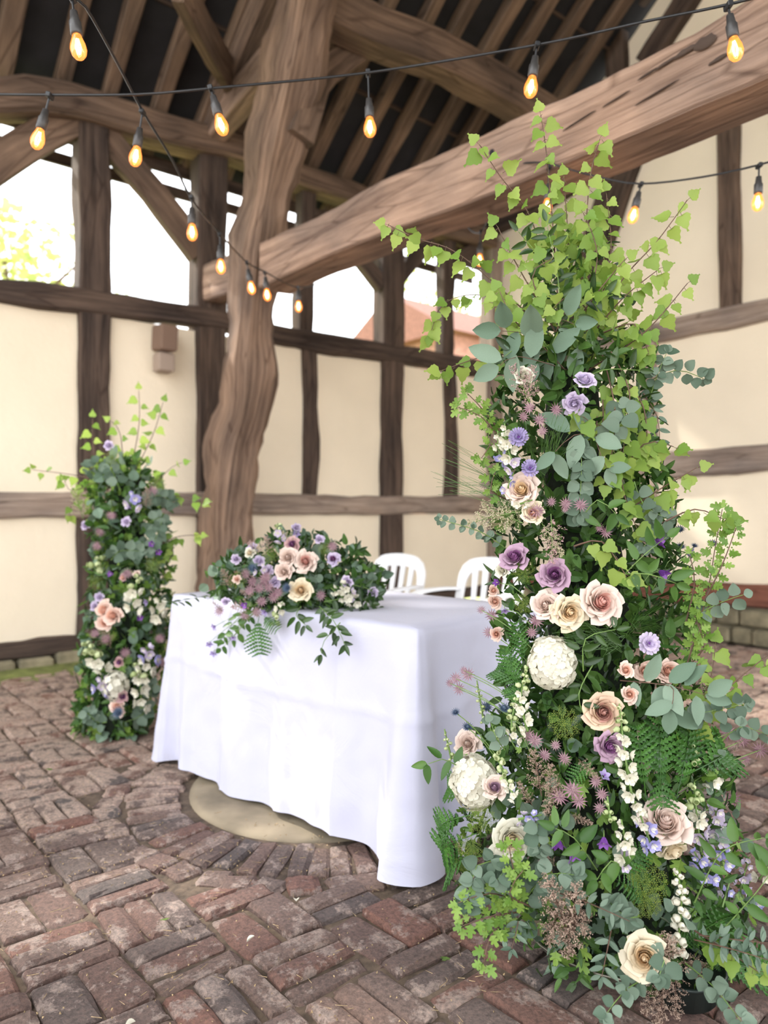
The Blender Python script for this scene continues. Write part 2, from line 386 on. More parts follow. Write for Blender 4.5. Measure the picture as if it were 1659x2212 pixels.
# ================================================================== THE SETTING
# ---- floor
floor_mb = MB(); 
c = [ab(-2.2, -2.6, -.03), ab(AB + .3, -2.6, -.03), ab(AB + .3, BA + .3, -.03), ab(-2.2, BA + .3, -.03)]
gx = 60; gy = 60
vs = []; fs = []
for j in range(gy + 1):
    for i in range(gx + 1):
        q = c[0].lerp(c[1], i / gx).lerp(c[3].lerp(c[2], i / gx), j / gy)
        q.z = -.016 + noise.noise(q * 3) * .006; vs.append(q)
for j in range(gy):
    for i in range(gx):
        a = j * (gx + 1) + i; fs.append((a, a + 1, a + gx + 2, a + gx + 1))
floor_mb.add(vs, fs)
floor = place('floor', floor_mb.mesh('floor', M['dirt'], True), None, None, kind='structure')
CX, CY, CR = -.24, 3.09, .555
mb = MB(); prof = [(0, .004), (.2, .006), (.4, .003), (CR - .03, .0), (CR, -.012), (CR, -.05)]
lathe(mb, prof, 48, Matrix.Translation((CX, CY, 0)))
mb.V = [(v[0], v[1], v[2] + noise.noise(Vector(v) * 4) * .006) for v in mb.V]
place('stone_slab', mb.mesh('stone_slab', M['stone'], True), floor)
def brick_geo(L, Wd, seed):
    """worn brick, top near z=0, 5x3 top grid with dropped uneven edges"""
    rs = random.Random(seed); nx, ny = 5, 4; vs = []; fs = []
    xs = [-L / 2, -L / 2 + .012, rs.uniform(-.03, .03), L / 2 - .012, L / 2]; ys = [-Wd / 2, -Wd / 2 + .010, Wd / 2 - .010, Wd / 2]
    for j, y in enumerate(ys):
        for i, x in enumerate(xs):
            e = (i in (0, 4)) + (j in (0, 3))
            z = rs.uniform(-.003, .003) - (0, .008, .018)[e]
            vs.append((x + rs.uniform(-.007, .007), y + rs.uniform(-.005, .005), z))
    for j in range(3):
        for i in range(4):
            a = j * 5 + i; fs.append((a, a + 1, a + 6, a + 5))
    ring = [0, 1, 2, 3, 4, 9, 14, 19, 18, 17, 16, 15, 10, 5]; n = len(vs)
    for k in ring: vs.append((vs[k][0] * 1.01, vs[k][1] * 1.01, -.035))
    for k in range(len(ring)):
        j = (k + 1) % len(ring); fs.append((ring[j], ring[k], n + k, n + j))
    return vs, fs
BV = {}; BD = {}
for kind, (L_, W_) in {'flat': (.220, .106), 'edge': (.220, .069), 'ring': (.205, .064), 'half': (.10, .095)}.items():
    BV[kind] = []; BD[kind] = []
    for s in range(6):
        g = brick_geo(L_, W_, s * 7 + len(kind)); b_ = MB(); b_.add(*g); BV[kind].append((g, b_.mesh('brick', M['brick']))); BD[kind].append(b_.mesh('brick', M['brick_pale']))
bricks = []
uang = math.atan2(.639, .769)
CELL = .232
for i in range(-9, 29):
    for j in range(-9, 26):
        a0 = (i + .5) * CELL; b0 = (j + .5) * CELL + .03
        if a0 > AB - .15 or b0 > BA - .12: continue
        jit = U(-.03, .03)
        if (i + j) % 2 == 0:
            for k in range(3): bricks.append(['edge', a0, b0 + (k - 1) * .077, uang + jit])
        elif R() < .22:
            for k in range(3): bricks.append(['edge', a0 + (k - 1) * .077, b0, uang + PI / 2 + jit])
        else:
            for k in range(2): bricks.append(['flat', a0 + (k - .5) * .115, b0, uang + PI / 2 + jit])
lst = []
for kd, a0, b0, an in bricks:
    p = ab(a0 + U(-.004, .004), b0 + U(-.004, .004), U(-.009, .006))
    d = math.hypot(p.x - CX, p.y - CY)
    if d < CR + .345:
        continue
    lst.append((kd, p, an + U(-.02, .02), 0))
for k in range(62):    # radial ring round the stone, then broken pieces outside it
    t = 2 * PI * k / 62 + U(-.012, .012); r = CR + .135 + U(-.01, .01)
    lst.append(('ring', Vector((CX + r * math.cos(t), CY + r * math.sin(t), U(-.006, .004))), t, 1))
for k in range(52):
    t = 2 * PI * k / 52 + U(-.02, .02); r = CR + .135 + .165 + U(-.01, .01)
    lst.append(('half', Vector((CX + r * math.cos(t), CY + r * math.sin(t), U(-.008, .002))), t + PI / 2 + U(-.3, .3), 0))
def scr(p):
    if p.y < .3: return None
    return 829.5 + p.x / p.y * FPX, 1106 + (H - p.z) / p.y * FPX
vis = []; rest = []
for q in lst:
    s = scr(q[1]); ok = s and -60 < s[0] < 1720 and s[1] < 2270
    # hidden under the cloth or behind the flower column
    if ok and 440 < s[0] < 930 and s[1] < 1500: ok = False
    if ok and s[1] < 1600 and s[0] > 900 and s[0] < 1480: ok = False
    if ok and 1060 < s[0] < 1560 and s[1] < 2000: ok = False
    (vis if ok else rest).append(q)
vis.sort(key=lambda q: q[1].y - (5 if q[3] and scr(q[1])[1] > 1640 else 0))
def brickM(q):
    return Matrix.Translation(q[1]) @ Matrix.Rotation(q[2], 4, 'Z') @ Matrix.Rotation(U(-.03, .03), 4, 'X') @ Matrix.Rotation(U(-.02, .02), 4, 'Y')
def pale_zone(p):     # paler brick at the far left and far back, edge broken by noise
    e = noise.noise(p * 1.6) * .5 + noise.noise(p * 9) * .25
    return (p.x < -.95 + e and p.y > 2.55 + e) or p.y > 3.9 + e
for q in vis[:298]:
    place('brick', random.choice(BD[q[0]]) if pale_zone(q[1]) else random.choice(BV[q[0]])[1], floor, brickM(q))
mb = MB()
for q in vis[298:] + rest:
    g = random.choice(BV[q[0]])[0]; mb.add(g[0], g[1], 1 if pale_zone(q[1]) else 0, brickM(q))
place('paving', mb.mesh('paving', [M['brick'], M['brick_pale']]), floor, None, kind='stuff')

# ---- left wall: half timbered, open above the rail
wall_left = None
mb = MB(); 
def slab_ab(mb, a0, a1, b0, b1, z0, z1, mi=0, z0b=None):
    z0b = z0 if z0b is None else z0b
    vs = [ab(a0, b0, z0), ab(a1, b0, z0b), ab(a1, b1, z0b), ab(a0, b1, z0), ab(a0, b0, z1), ab(a1, b0, z1), ab(a1, b1, z1), ab(a0, b1, z1)]
    mb.add(vs, [(0, 3, 2, 1), (4, 5, 6, 7), (0, 1, 5, 4), (1, 2, 6, 5), (2, 3, 7, 6), (3, 0, 4, 7)], mi)
A0 = -1.6
slab_ab(mb, A0, AB, BA, BA + .16, -.1, .10)
wall_left = place('wall_left', mb.mesh('wall_left', M['plinth']), None, None, kind='structure')
def ax(x):
    r = (x - 829.5) / FPX; Z = BA / (.769 - .639 * r); return Z * (.639 + .769 * r)
posts = [(165, 232), (425, 487), (820, 865)]          # full height posts, in the photograph's columns
pa = [(ax(a), ax(b)) for a, b in posts]
studs = [(ax(650), ax(682)), (ax(957), ax(984))]
left_more = [(-1.25, -1.0), (.15, .4)]
allp = sorted(left_more + pa + studs + [(AB - .16, AB)])
edges = [(A0, A0)] + allp
fb = BA - .035
lowe = [(A0, A0)] + sorted(left_more + pa + [(AB - .16, AB)])
for k, zz in [(k, 1) for k in range(len(edges) - 1)] + [(k, 0) for k in range(len(lowe) - 1)]:
    E_ = edges if zz else lowe
    a0 = E_[k][1]; a1 = E_[k + 1][0]
    for (z0, z1) in (((1.27, 2.60),) if zz else ((None, 1.08),)):
        m_ = MB(); zz0 = (.17 + .02 * a0, .17 + .02 * a1) if z0 is None else (z0 - .02, z0 - .02)
        slab_ab(m_, a0 - .02, a1 + .02, BA, BA + .10, zz0[0], z1 + .02, 0, zz0[1])
        place('plaster_panel', m_.mesh('plaster_panel', M['plaster']), wall_left)
for k, (a0, a1) in enumerate(pa + left_more):
    ac = (a0 + a1) / 2; w_ = a1 - a0
    timber('post', [ab(ac, fb + .08, .15), ab(ac + U(-.01, .01), fb + .08, 1.6), ab(ac + U(-.02, .02), fb + .08, 3.1), ab(ac, fb + .08, 4.15)], w_, .20, U1, M['oak_dark'] if k != 0 else M['oak_dark'], wall_left, .014)
for (a0, a1) in studs:
    ac = (a0 + a1) / 2; w_ = a1 - a0
    timber('stud', [ab(ac, fb + .06, 1.2), ab(ac + .02, fb + .06, 1.8), ab(ac - .01, fb + .06, 2.7)], w_, .13, U1, M['oak_dark'], wall_left, .014)
    timber('stud', [ab(ac - .03, fb + .08, 2.7), ab(ac - .02, fb + .08, 3.4), ab(ac, fb + .08, 4.15)], w_ * .9, .14, U1, M['oak_dark'], wall_left, .014)
timber('corner_post', [ab(AB - .1, fb + .04, .2), ab(AB - .1, fb + .04, 2.2), ab(AB - .1, fb + .04, 4.2)], .17, .2, U1, M['oak_grey'], wall_left)
def rail_line(xs, name, mat, h, depth=.16, off=.04):
    pts = [planeB(x, y, fb) + U2 * (depth / 2 - off) for x, y in xs]
    d = (pts[1] - pts[0]).normalized(); pts.insert(0, pts[0] - d * 2.4 + Vector((0, 0, 0)))
    timber(name, pts, depth, h, U2, mat, wall_left, .016, .12)
rail_line([(0, 628), (230, 657), (470, 690), (620, 729), (900, 772), (1060, 800)], 'rail', M['oak_dark'], .175)
rail_line([(0, 1093), (230, 1090), (400, 1089), (600, 1089), (820, 1092), (1060, 1090)], 'mid_rail', M['oak_grey'], .19)
rail_line([(0, 215), (60, 210), (150, 222), (300, 268), (425, 302), (515, 325), (640, 382), (750, 418), (930, 487), (1060, 520)], 'wall_plate', M['oak'], [.22, .24, .24, .25, .25, .23, .22, .2, .2, .2, .2], .24, .10)
timber('sill_beam', [ab(A0, BA + .02, .12), ab(1.5, BA + .02, .15), ab(3.5, BA + .02, .17), ab(AB - .1, BA + .02, .24)], .2, .11, U2, M['oak_dark'], wall_left, .02)
# braces
def braceB(p0, p1, w, mat=None, bend=0, b=None):
    b = fb if b is None else b
    q0 = planeB(*p0, b) + U2 * .05; q1 = planeB(*p1, b) + U2 * .05; m_ = (q0 + q1) / 2 + Vector((0, 0, bend))
    timber('brace', [q0, m_, q1], w, .09, (q1 - q0).cross(U2), mat or M['oak_dark'], wall_left, .01)
braceB((-70, 395), (170, 250), .24, M['oak'], .03)
braceB((222, 285), (436, 545), .22, M['oak'], .04)
braceB((765, 535), (830, 615), .15, None, 0)
braceB((935, 515), (855, 615), .15, None, 0)
braceB((985, 560), (1060, 520), .12, None, 0)
# eaves board and battens outside the plate, light shows through the slots
for k, (dz, bb) in enumerate([(4.02, .28), (3.88, .40)]):
    timber('tile_batten', [ab(A0, BA + bb, dz), ab(2.5, BA + bb, dz + .02), ab(AB, BA + bb, dz)], .03, .11 - .02 * k, U2, M['oak_dark'], wall_left, .004, seg=.5)
# plinth stones along the foot of the wall
rs = random.Random(3); a_ = A0
while a_ < AB - .3:
    L_ = rs.uniform(.16, .34); mb = MB(); hh = rs.uniform(.09, .13)
    box(mb, (0, 0, 0), L_ - .02, .14, hh, None, 0, .02)
    place('plinth_stone', mb.mesh('plinth_stone', M['plinth']), wall_left, Matrix.Translation(ab(a_ + L_ / 2, BA - .06 + rs.uniform(-.015, .015), hh / 2 - .02)) @ Matrix.Rotation(uang + rs.uniform(-.05, .05), 4, 'Z'))
    a_ += L_
# moss bank at the foot
mb = MB(); vs = []; fs = []
n = 90
for i in range(n + 1):
    a = A0 + (AB - A0) * i / n
    for j, (bo, z) in enumerate([(-.42, -.016), (-.3, .0), (-.18, .022), (-.1, .03)]):
        q = ab(a, BA + bo + noise.noise(Vector((a * 2, j, 0))) * .06, z); q.z += noise.noise(Vector((a * 5, j * 3, 2))) * .012; vs.append(q)
for i in range(n):
    for j in range(3):
        k = i * 4 + j; fs.append((k, k + 4, k + 5, k + 1))
mb.add(vs, fs); place('moss', mb.mesh('moss', M['moss'], True), wall_left, None, kind='stuff')

# ---- right wall (gable)
mb = MB()
B0 = -1.2
slab_ab(mb, AB, AB + .25, B0, BA + .2, -.1, .30)
wall_right = place('wall_right', mb.mesh('wall_right', M['plinth']), None, None, kind='structure')
def bx_(x):
    r = (x - 829.5) / FPX; Z = AB / (.639 + .769 * r); return Z * (.769 - .639 * r)
fa = AB - .03
vert = [(bx_(1420), bx_(1387)), (bx_(1660) - 1.3, bx_(1660) - 1.15)]
bl = [B0] + [v for p in sorted(vert) for v in p] + [BA]
for k in range(0, len(bl), 2):
    for (z0, z1) in ((.46, 1.50), (1.66, 2.78)):
        m_ = MB(); slab_ab(m_, AB, AB + .1, bl[k] - .02, bl[k + 1] + .02, z0, z1)
        place('plaster_panel', m_.mesh('plaster_panel', M['plaster']), wall_right)
upper = [(bx_(1605), bx_(1557)), ]
bl = [B0] + [v for p in upper for v in p] + [BA]
for k in range(0, len(bl), 2):
    m_ = MB(); slab_ab(m_, AB, AB + .1, bl[k] - .02, bl[k + 1] + .02, 2.85, 4.62)
    place('plaster_panel', m_.mesh('plaster_panel', M['plaster']), wall_right)
TAN = .82
ZP = 4.34
def roofz(b): return ZP + (BA - b) * TAN
BR = 1.75        # ridge
m_ = MB(); q = [(BA, 4.5), (BR, 4.5), (BR, roofz(BR)), (BA, roofz(BA))]
vs = [ab(AB + o, b, z) for o in (0.02, .1) for b, z in [(BA, 4.45), (2 * BR - BA, 4.45), (2 * BR - BA, roofz(BA)), (BR, roofz(BR)), (BA, roofz(BA))]]
m_.add(vs, [(0, 1, 2, 3, 4), (9, 8, 7, 6, 5), (0, 5, 6, 1), (1, 6, 7, 2), (2, 7, 8, 3), (3, 8, 9, 4), (4, 9, 5, 0)])
place('plaster_panel', m_.mesh('plaster_panel', M['plaster']), wall_right)
def railA(xs, name, mat, h, depth=.15, off=.03, ext=2.2, back=True):
    pts = [planeA(x, y, fa) + U1 * (depth / 2 - off) for x, y in xs]
    d = (pts[-1] - pts[-2]).normalized(); pts.append(pts[-1] + d * ext)
    if back:
        d = (pts[0] - pts[1]).normalized(); a, b = AB_of(pts[0]); k = (BA - b) / max(.01, d.dot(U2)); pts.insert(0, pts[0] + d * k)
    timber(name, pts, depth, h, U1, mat, wall_right, .014, .12)
railA([(1400, 1008), (1540, 998), (1659, 988)], 'mid_rail', M['oak_grey'], .235)
railA([(1300, 745), (1400, 722), (1540, 692), (1659, 668)], 'rail', M['oak_grey'], .19)
railA([(1455, 1276), (1560, 1282), (1659, 1290)], 'sill_beam', M['redsill'], .19, .2, .05)
railA([(1100, 468), (1180, 428), (1280, 365), (1400, 290), (1540, 222), (1659, 172)], 'gable_tie', M['oak_dark'], .27, .2, .08)
for (a, b) in vert: timber('post', [ab(fa + .06, (a + b) / 2, .45), ab(fa + .06, (a + b) / 2, 2.8)], .17, abs(b - a), U1, M['oak_grey'], wall_right)
for (a, b) in upper: timber('stud', [ab(fa + .06, (a + b) / 2, 2.8), ab(fa + .06, (a + b) / 2 + .02, 4.6)], .15, abs(b - a), U1, M['oak'], wall_right)
q0 = planeA(1372, 285, fa - .03); q1 = planeA(1318, 440, fa - .03); q2 = planeA(1268, 600, fa - .03); q3 = planeA(1235, 720, fa - .03)
timber('brace', [q0, q1, q2, q3], .14, .33, U1, M['oak_dark'], wall_right)
for (xa, ya, xb, yb, w_) in [(1335, 200, 1325, -60, .2), (1215, 200, 1500, -155, .2), (1395, 140, 1680, -310, .22)]:
    timber('gable_strut', [planeA(xa, ya, fa), planeA(xb, yb, fa)], .12, w_, U1, M['oak_dark'], wall_right)
rs = random.Random(5); 
for row in range(2):
    b_ = B0
    while b_ < BA - .1:
        L_ = rs.uniform(.18, .4); hh = .15; mb = MB(); box(mb, (0, 0, 0), L_ - .015, .12, hh - .015, None, 0, .018)
        place('plinth_stone', mb.mesh('plinth_stone', M['plinth']), wall_right, Matrix.Translation(ab(AB - .04 + rs.uniform(-.015, .015) - .05 * (1 - row), b_ + L_ / 2, .07 + row * hh)) @ Matrix.Rotation(uang + PI / 2, 4, 'Z'))
        b_ += L_

# ---- roof
mb = MB(); ov = .40; zt = .10
vs = []
for a in (A0 - .3, AB + .35):
    for (b, z) in [(BA + ov, ZP - ov * TAN), (BR, roofz(BR)), (2 * BR - BA - ov, ZP - ov * TAN)]:
        vs += [ab(a, b, z + zt), ab(a, b, z + zt + .06)]
mb.add(vs, [(0, 2, 8, 6), (1, 7, 9, 3), (2, 4, 10, 8), (3, 9, 11, 5), (0, 1, 3, 2), (2, 3, 5, 4), (6, 8, 9, 7), (8, 10, 11, 9), (0, 6, 7, 1), (4, 5, 11, 10)])
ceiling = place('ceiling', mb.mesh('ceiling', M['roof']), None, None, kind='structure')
a_ = -1.3; k = 0
while a_ < AB - .1:
    j = U(-.02, .02); w_ = U(.105, .135)
    timber('rafter', [ab(a_ + j, BA + .38, ZP - .38 * TAN + .03), ab(a_ + j + U(-.02, .02), 3.9, roofz(3.9) + .03), ab(a_ + U(-.03, .03), BR, roofz(BR) + .03)], w_, .11, U1, M['rafter'], ceiling, .012, seg=.3)
    if k % 2 == 0:
        timber('rafter', [ab(a_ + j, 2 * BR - BA - .6, ZP - .6 * TAN + .03), ab(a_, BR, roofz(BR) + .03)], w_, .11, U1, M['rafter'], ceiling, .012, seg=.6)
    a_ += .37; k += 1
for bb in [5.2, 4.7, 4.2, 3.7, 3.2, 2.7, 2.2]:
    timber('batten', [ab(A0, bb, roofz(bb) + .09), ab(AB, bb, roofz(bb) + .09)], .02, .03, U2, M['oak_dark'], ceiling, .002, seg=.8)

# ================================================================== FREE STANDING FRAME
TA = 2.86
t_post = thing('aisle_post', planeA(490, 1420, TA), 'massive gnarled leaning oak post rising behind the flower-topped table', 'post')
pp = [(490, 1430), (487, 1250), (488, 1100), (508, 960), (535, 860), (545, 700), (560, 520), (590, 330), (625, 160), (655, 0), (672, -70)]
ww = [.46, .44, .42, .36, .33, .32, .38, .38, .42, .44, .45]
timber('trunk', [planeA(x, y, TA) for x, y in pp], .34, ww, U1, M['trunkoak'], t_post, .045, .20, .07)
# arcade brace and aisle strut pegged into the post
timber('brace', [planeA(645, 300, TA + .06), planeA(665, 235, TA + .12), planeA(700, 160, TA + .35) , planeA(830, 70, TA + .85)], .13, .2, U2, M['oak'], t_post, .01)
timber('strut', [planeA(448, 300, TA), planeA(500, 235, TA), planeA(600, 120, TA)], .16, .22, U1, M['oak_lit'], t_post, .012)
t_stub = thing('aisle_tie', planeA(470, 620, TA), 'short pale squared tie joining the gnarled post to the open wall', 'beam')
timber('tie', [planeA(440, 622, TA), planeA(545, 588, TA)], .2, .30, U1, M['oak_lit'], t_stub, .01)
t_tie = thing('tie_beam', planeA(600, 560, TA), 'huge pale hewn tie beam crossing above the tall flower column', 'beam')
top = [(560, 522), (700, 458), (800, 402), (950, 328), (1100, 262), (1250, 196), (1380, 126), (1500, 62), (1600, 0), (1760, -110)]
bot = [(560, 622), (700, 556), (800, 517), (950, 462), (1100, 405), (1250, 342), (1380, 285), (1500, 232), (1600, 192), (1760, 125)]
pts = []; hs = []
for (x, yt), (_, yb) in zip(top, bot):
    p = planeA(x, (yt + yb) / 2, TA - .14); pts.append(p + U1 * .14); hs.append((yb - yt) * p.y / FPX * .97)
d = (pts[-1] - pts[-2]).normalized(); pts.append(pts[-1] + d * 1.2); hs.append(hs[-1])
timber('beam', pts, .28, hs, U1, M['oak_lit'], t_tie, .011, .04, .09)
# socket of rot in the beam and a peg hole
def lump(name, c, r, mat, parent, sz=1, n=1):
    mb = MB(); lathe(mb, [(0, -r * sz), (r * .7, -r * .7 * sz), (r, 0), (r * .7, r * .7 * sz), (0, r * sz)], 12, Matrix.Translation((0, 0, 0)))
    return place(name, mb.mesh(name, mat, True), parent, Matrix.Translation(c))
lump('peg_hole', planeA(1064, 330, TA - .142), .018, M['roof'], t_tie)
for (x, y, lx, lz) in [(1522, 92, .045, .026), (1480, 112, .05, .012), (1440, 136, .05, .006), (1400, 160, .05, .004), (1552, 128, .04, .008), (1330, 215, .07, .003), (1250, 262, .09, .003), (1420, 200, .10, .003)]:
    mb = MB(); vs = []; n = 14
    for k in range(n):
        t = 6.2832 * k / n; e = 1 + .35 * noise.noise(Vector((math.cos(t) * 2, math.sin(t) * 2, x))); vs.append((0, lx * math.cos(t) * e, lz * math.sin(t) * e))
    vs += [(v[0] - .006, v[1] * .8, v[2] * .8) for v in vs]; fs = [(k, (k + 1) % n, n + (k + 1) % n, n + k) for k in range(n)] + [tuple(range(n, 2 * n))]
    q = planeA(x, y, TA - .148); mb.add(vs, fs)
    place('rot_hollow', mb.mesh('rot_hollow', M['oak_dark'], True), t_tie, Matrix.Translation(q) @ Matrix.Rotation(uang, 4, 'Z') @ Matrix.Rotation(-.12, 4, 'X'))
# arcade plate: horizontal beam parallel to the left wall
t_pl = thing('arcade_plate', planeB(720, 50, 4.35), 'long horizontal arcade plate under the rafters meeting the post top', 'beam')
pl = [(640, -18), (780, 58), (900, 105), (1000, 150), (1100, 205), (1190, 262)]
timber('beam', [planeB(x, y, 4.35) for x, y in pl] + [planeB(1190, 262, 4.35) + U1 * .55], .26, .30, U2, M['oak'], t_pl, .014)
t_pr = thing('principal_rafter', planeA(470, 262, TA), 'broad principal rafter leaning up from the wall plate to the post top', 'rafter')
timber('beam', [planeA(430, 345, TA), planeA(500, 180, TA), planeA(600, -50, TA)], .2, .27, U1, M['oak'], t_pr, .012)
t_wb = thing('wind_brace', planeA(500, 190, TA), 'short broad wind brace running up left above the wall plate', 'brace')
timber('beam', [planeA(505, 180, TA) , P(445, 80, 5.2), P(385, -40, 4.6)], .08, .24, U1, M['oak'], t_wb, .01)
t_br = thing('wall_bracket', planeB(345, 700, fb - .1), 'small stepped wooden bracket fixed under the left wall rail', 'bracket')
a_, _ = AB_of(planeB(347, 700, fb)); Rz = Matrix.Rotation(uang, 4, 'Z')
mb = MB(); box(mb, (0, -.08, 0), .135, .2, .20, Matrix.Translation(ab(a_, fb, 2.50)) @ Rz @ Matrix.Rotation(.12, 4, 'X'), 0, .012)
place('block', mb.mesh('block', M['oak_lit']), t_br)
mb = MB(); box(mb, (0, -.06, 0), .13, .13, .15, Matrix.Translation(ab(a_, fb, 2.30)) @ Rz, 0, .012)
place('block', mb.mesh('block', M['oak_grey']), t_br)

# ================================================================== GARDEN OUTSIDE
mb = MB(); vs = []; fs = []
n = 24
for j in range(n + 1):
    for i in range(n + 1):
        a = -14 + 40 * i / n; b = BA + .3 + 34 * j / n
        vs.append(ab(a, b, -.05 + max(0, (b - BA - 2)) * .07 + max(0, a - 6) * .02 + noise.noise(Vector((a * .3, b * .3, 0))) * .15))
for j in range(n):
    for i in range(n): k = j * (n + 1) + i; fs.append((k, k + 1, k + n + 2, k + n + 1))
mb.add(vs, fs); place('ground', mb.mesh('ground', M['grass'], True), None, None, kind='structure')
mb = MB(); vs = [ab(-20, -25, -.04), ab(30, -25, -.04), ab(30, BA + .25, -.04), ab(-20, BA + .25, -.04)]; mb.add(vs, [(0, 1, 2, 3)])
place('path', mb.mesh('path', plain('pale_gravel', (.42, .36, .28), .95, .2, 8)), None, None, kind='structure')
def garden_tree(loc, h, r, label, seed, n=1500, low=.35, leaf=.16):
    rs = random.Random(seed); t = thing('garden_tree', loc, label, 'tree')
    mb = MB(); base = Vector(loc); tip = base + Vector((0, 0, h * .8))
    tube(mb, [base - Vector((0, 0, .3)), base + Vector((.1, 0, h * .4)), tip], .16, .04, 8)
    for k in range(9):
        s = base + Vector((.08, 0, h * rs.uniform(.3, .7))); a = rs.uniform(0, 6.28)
        tube(mb, [s, s + Vector((math.cos(a) * r * .4, math.sin(a) * r * .4, h * .1)), s + Vector((math.cos(a) * r * .7, math.sin(a) * r * .7, h * .22))], .05, .015, 5)
    place('trunk', mb.mesh('trunk', M['twig']), t)
    mb = MB(); cl = []
    for k in range(26):
        u = rs.uniform(low, 1); a = rs.uniform(0, 6.28); rr = r * rs.uniform(.2, .85) * math.sin(PI * min(1, .25 + u * .7)) ** .5
        cl.append((base + Vector((math.cos(a) * rr, math.sin(a) * rr, h * u * .95)), r * rs.uniform(.22, .38)))
    for k in range(n):
        c_, q = rs.choice(cl); d = Vector((rs.gauss(0, 1), rs.gauss(0, 1), rs.gauss(0, 1))).normalized()
        p = c_ + d * q * rs.uniform(.6, 1.05)
        m = leafM(p, d + Vector((0, 0, -.6)), Vector((rs.gauss(0, 1), rs.gauss(0, 1), rs.gauss(0, 1) + .5)), leaf * rs.uniform(.7, 1.3))
        mb.add([(0, 0, 0), (.38, .45, .05), (0, 1, 0), (-.38, .45, .05)], [(0, 1, 2, 3)], 0, m)
    place('crown', mb.mesh('crown', M['treeleaf']), t, None, kind='stuff')
garden_tree(P(10, 1000, 11.5) * 1, 3.9, 1.7, 'yellow-green garden tree seen through the leftmost wall opening', 1, 1100)
garden_tree(P(262, 1000, 22), 5.4, 1.5, 'faint green garden tree beyond the second wall opening', 2, 500, .3, .22)
garden_tree(P(905, 1000, 21), 5.0, 1.9, 'pale garden tree seen right of the middle wall post', 5, 600, .3, .22)
hut = thing('garden_outbuilding', ab(12.5, 12.4, 1.0), 'pale brick outbuilding seen through the last wall opening', 'building')
mb = MB(); slab_ab(mb, 10.3, 16, 10.3, 13.5, 0, 4.7); place('brick_wall', mb.mesh('brick_wall', M['gwall']), hut)
mb = MB(); vs = [ab(a, b, z) for a in (10.0, 16.3) for b, z in [(10.0, 4.6), (11.9, 5.7), (13.8, 4.6)]]
mb.add(vs, [(0, 1, 4, 3), (1, 2, 5, 4), (0, 2, 1), (3, 4, 5), (0, 3, 5, 2)]); place('tiled_roof', mb.mesh('tiled_roof', M['tile']), hut)

# ================================================================== TABLE
TF = Vector((-.948, 3.3, 0)); TL = Vector((.726, -.687, 0)).normalized(); TN = Vector((.687, .726, 0)).normalized()
LT = 1.452; DT = .76; HT = .75
TL = Vector((1.056, -1.0, 0)).normalized(); TN = Vector((-TL.y, TL.x, 0)).normalized()
if TN.y < 0: TN = -TN
def T(u, v, z): return TF + TL * u + TN * v + Vector((0, 0, z))
tab = thing('trestle_table', T(LT / 2, DT / 2, 0), 'rectangular trestle table hidden under the long white cloth', 'table')
ta = math.atan2(TL.y, TL.x)
mb = MB(); box(mb, (0, 0, 0), LT - .04, DT - .04, .03, Matrix.Translation(T(LT / 2, DT / 2, HT - .027)) @ Matrix.Rotation(ta, 4, 'Z'), 0, .006)
place('tabletop', mb.mesh('tabletop', M['oak_grey']), tab)
for u in (.15, LT - .15):
    for v in (.1, DT - .1):
        mb = MB(); tube(mb, [T(u, v, 0), T(u, v, HT - .04)], .016, .016, 8); place('leg', mb.mesh('leg', M['metal']), tab)
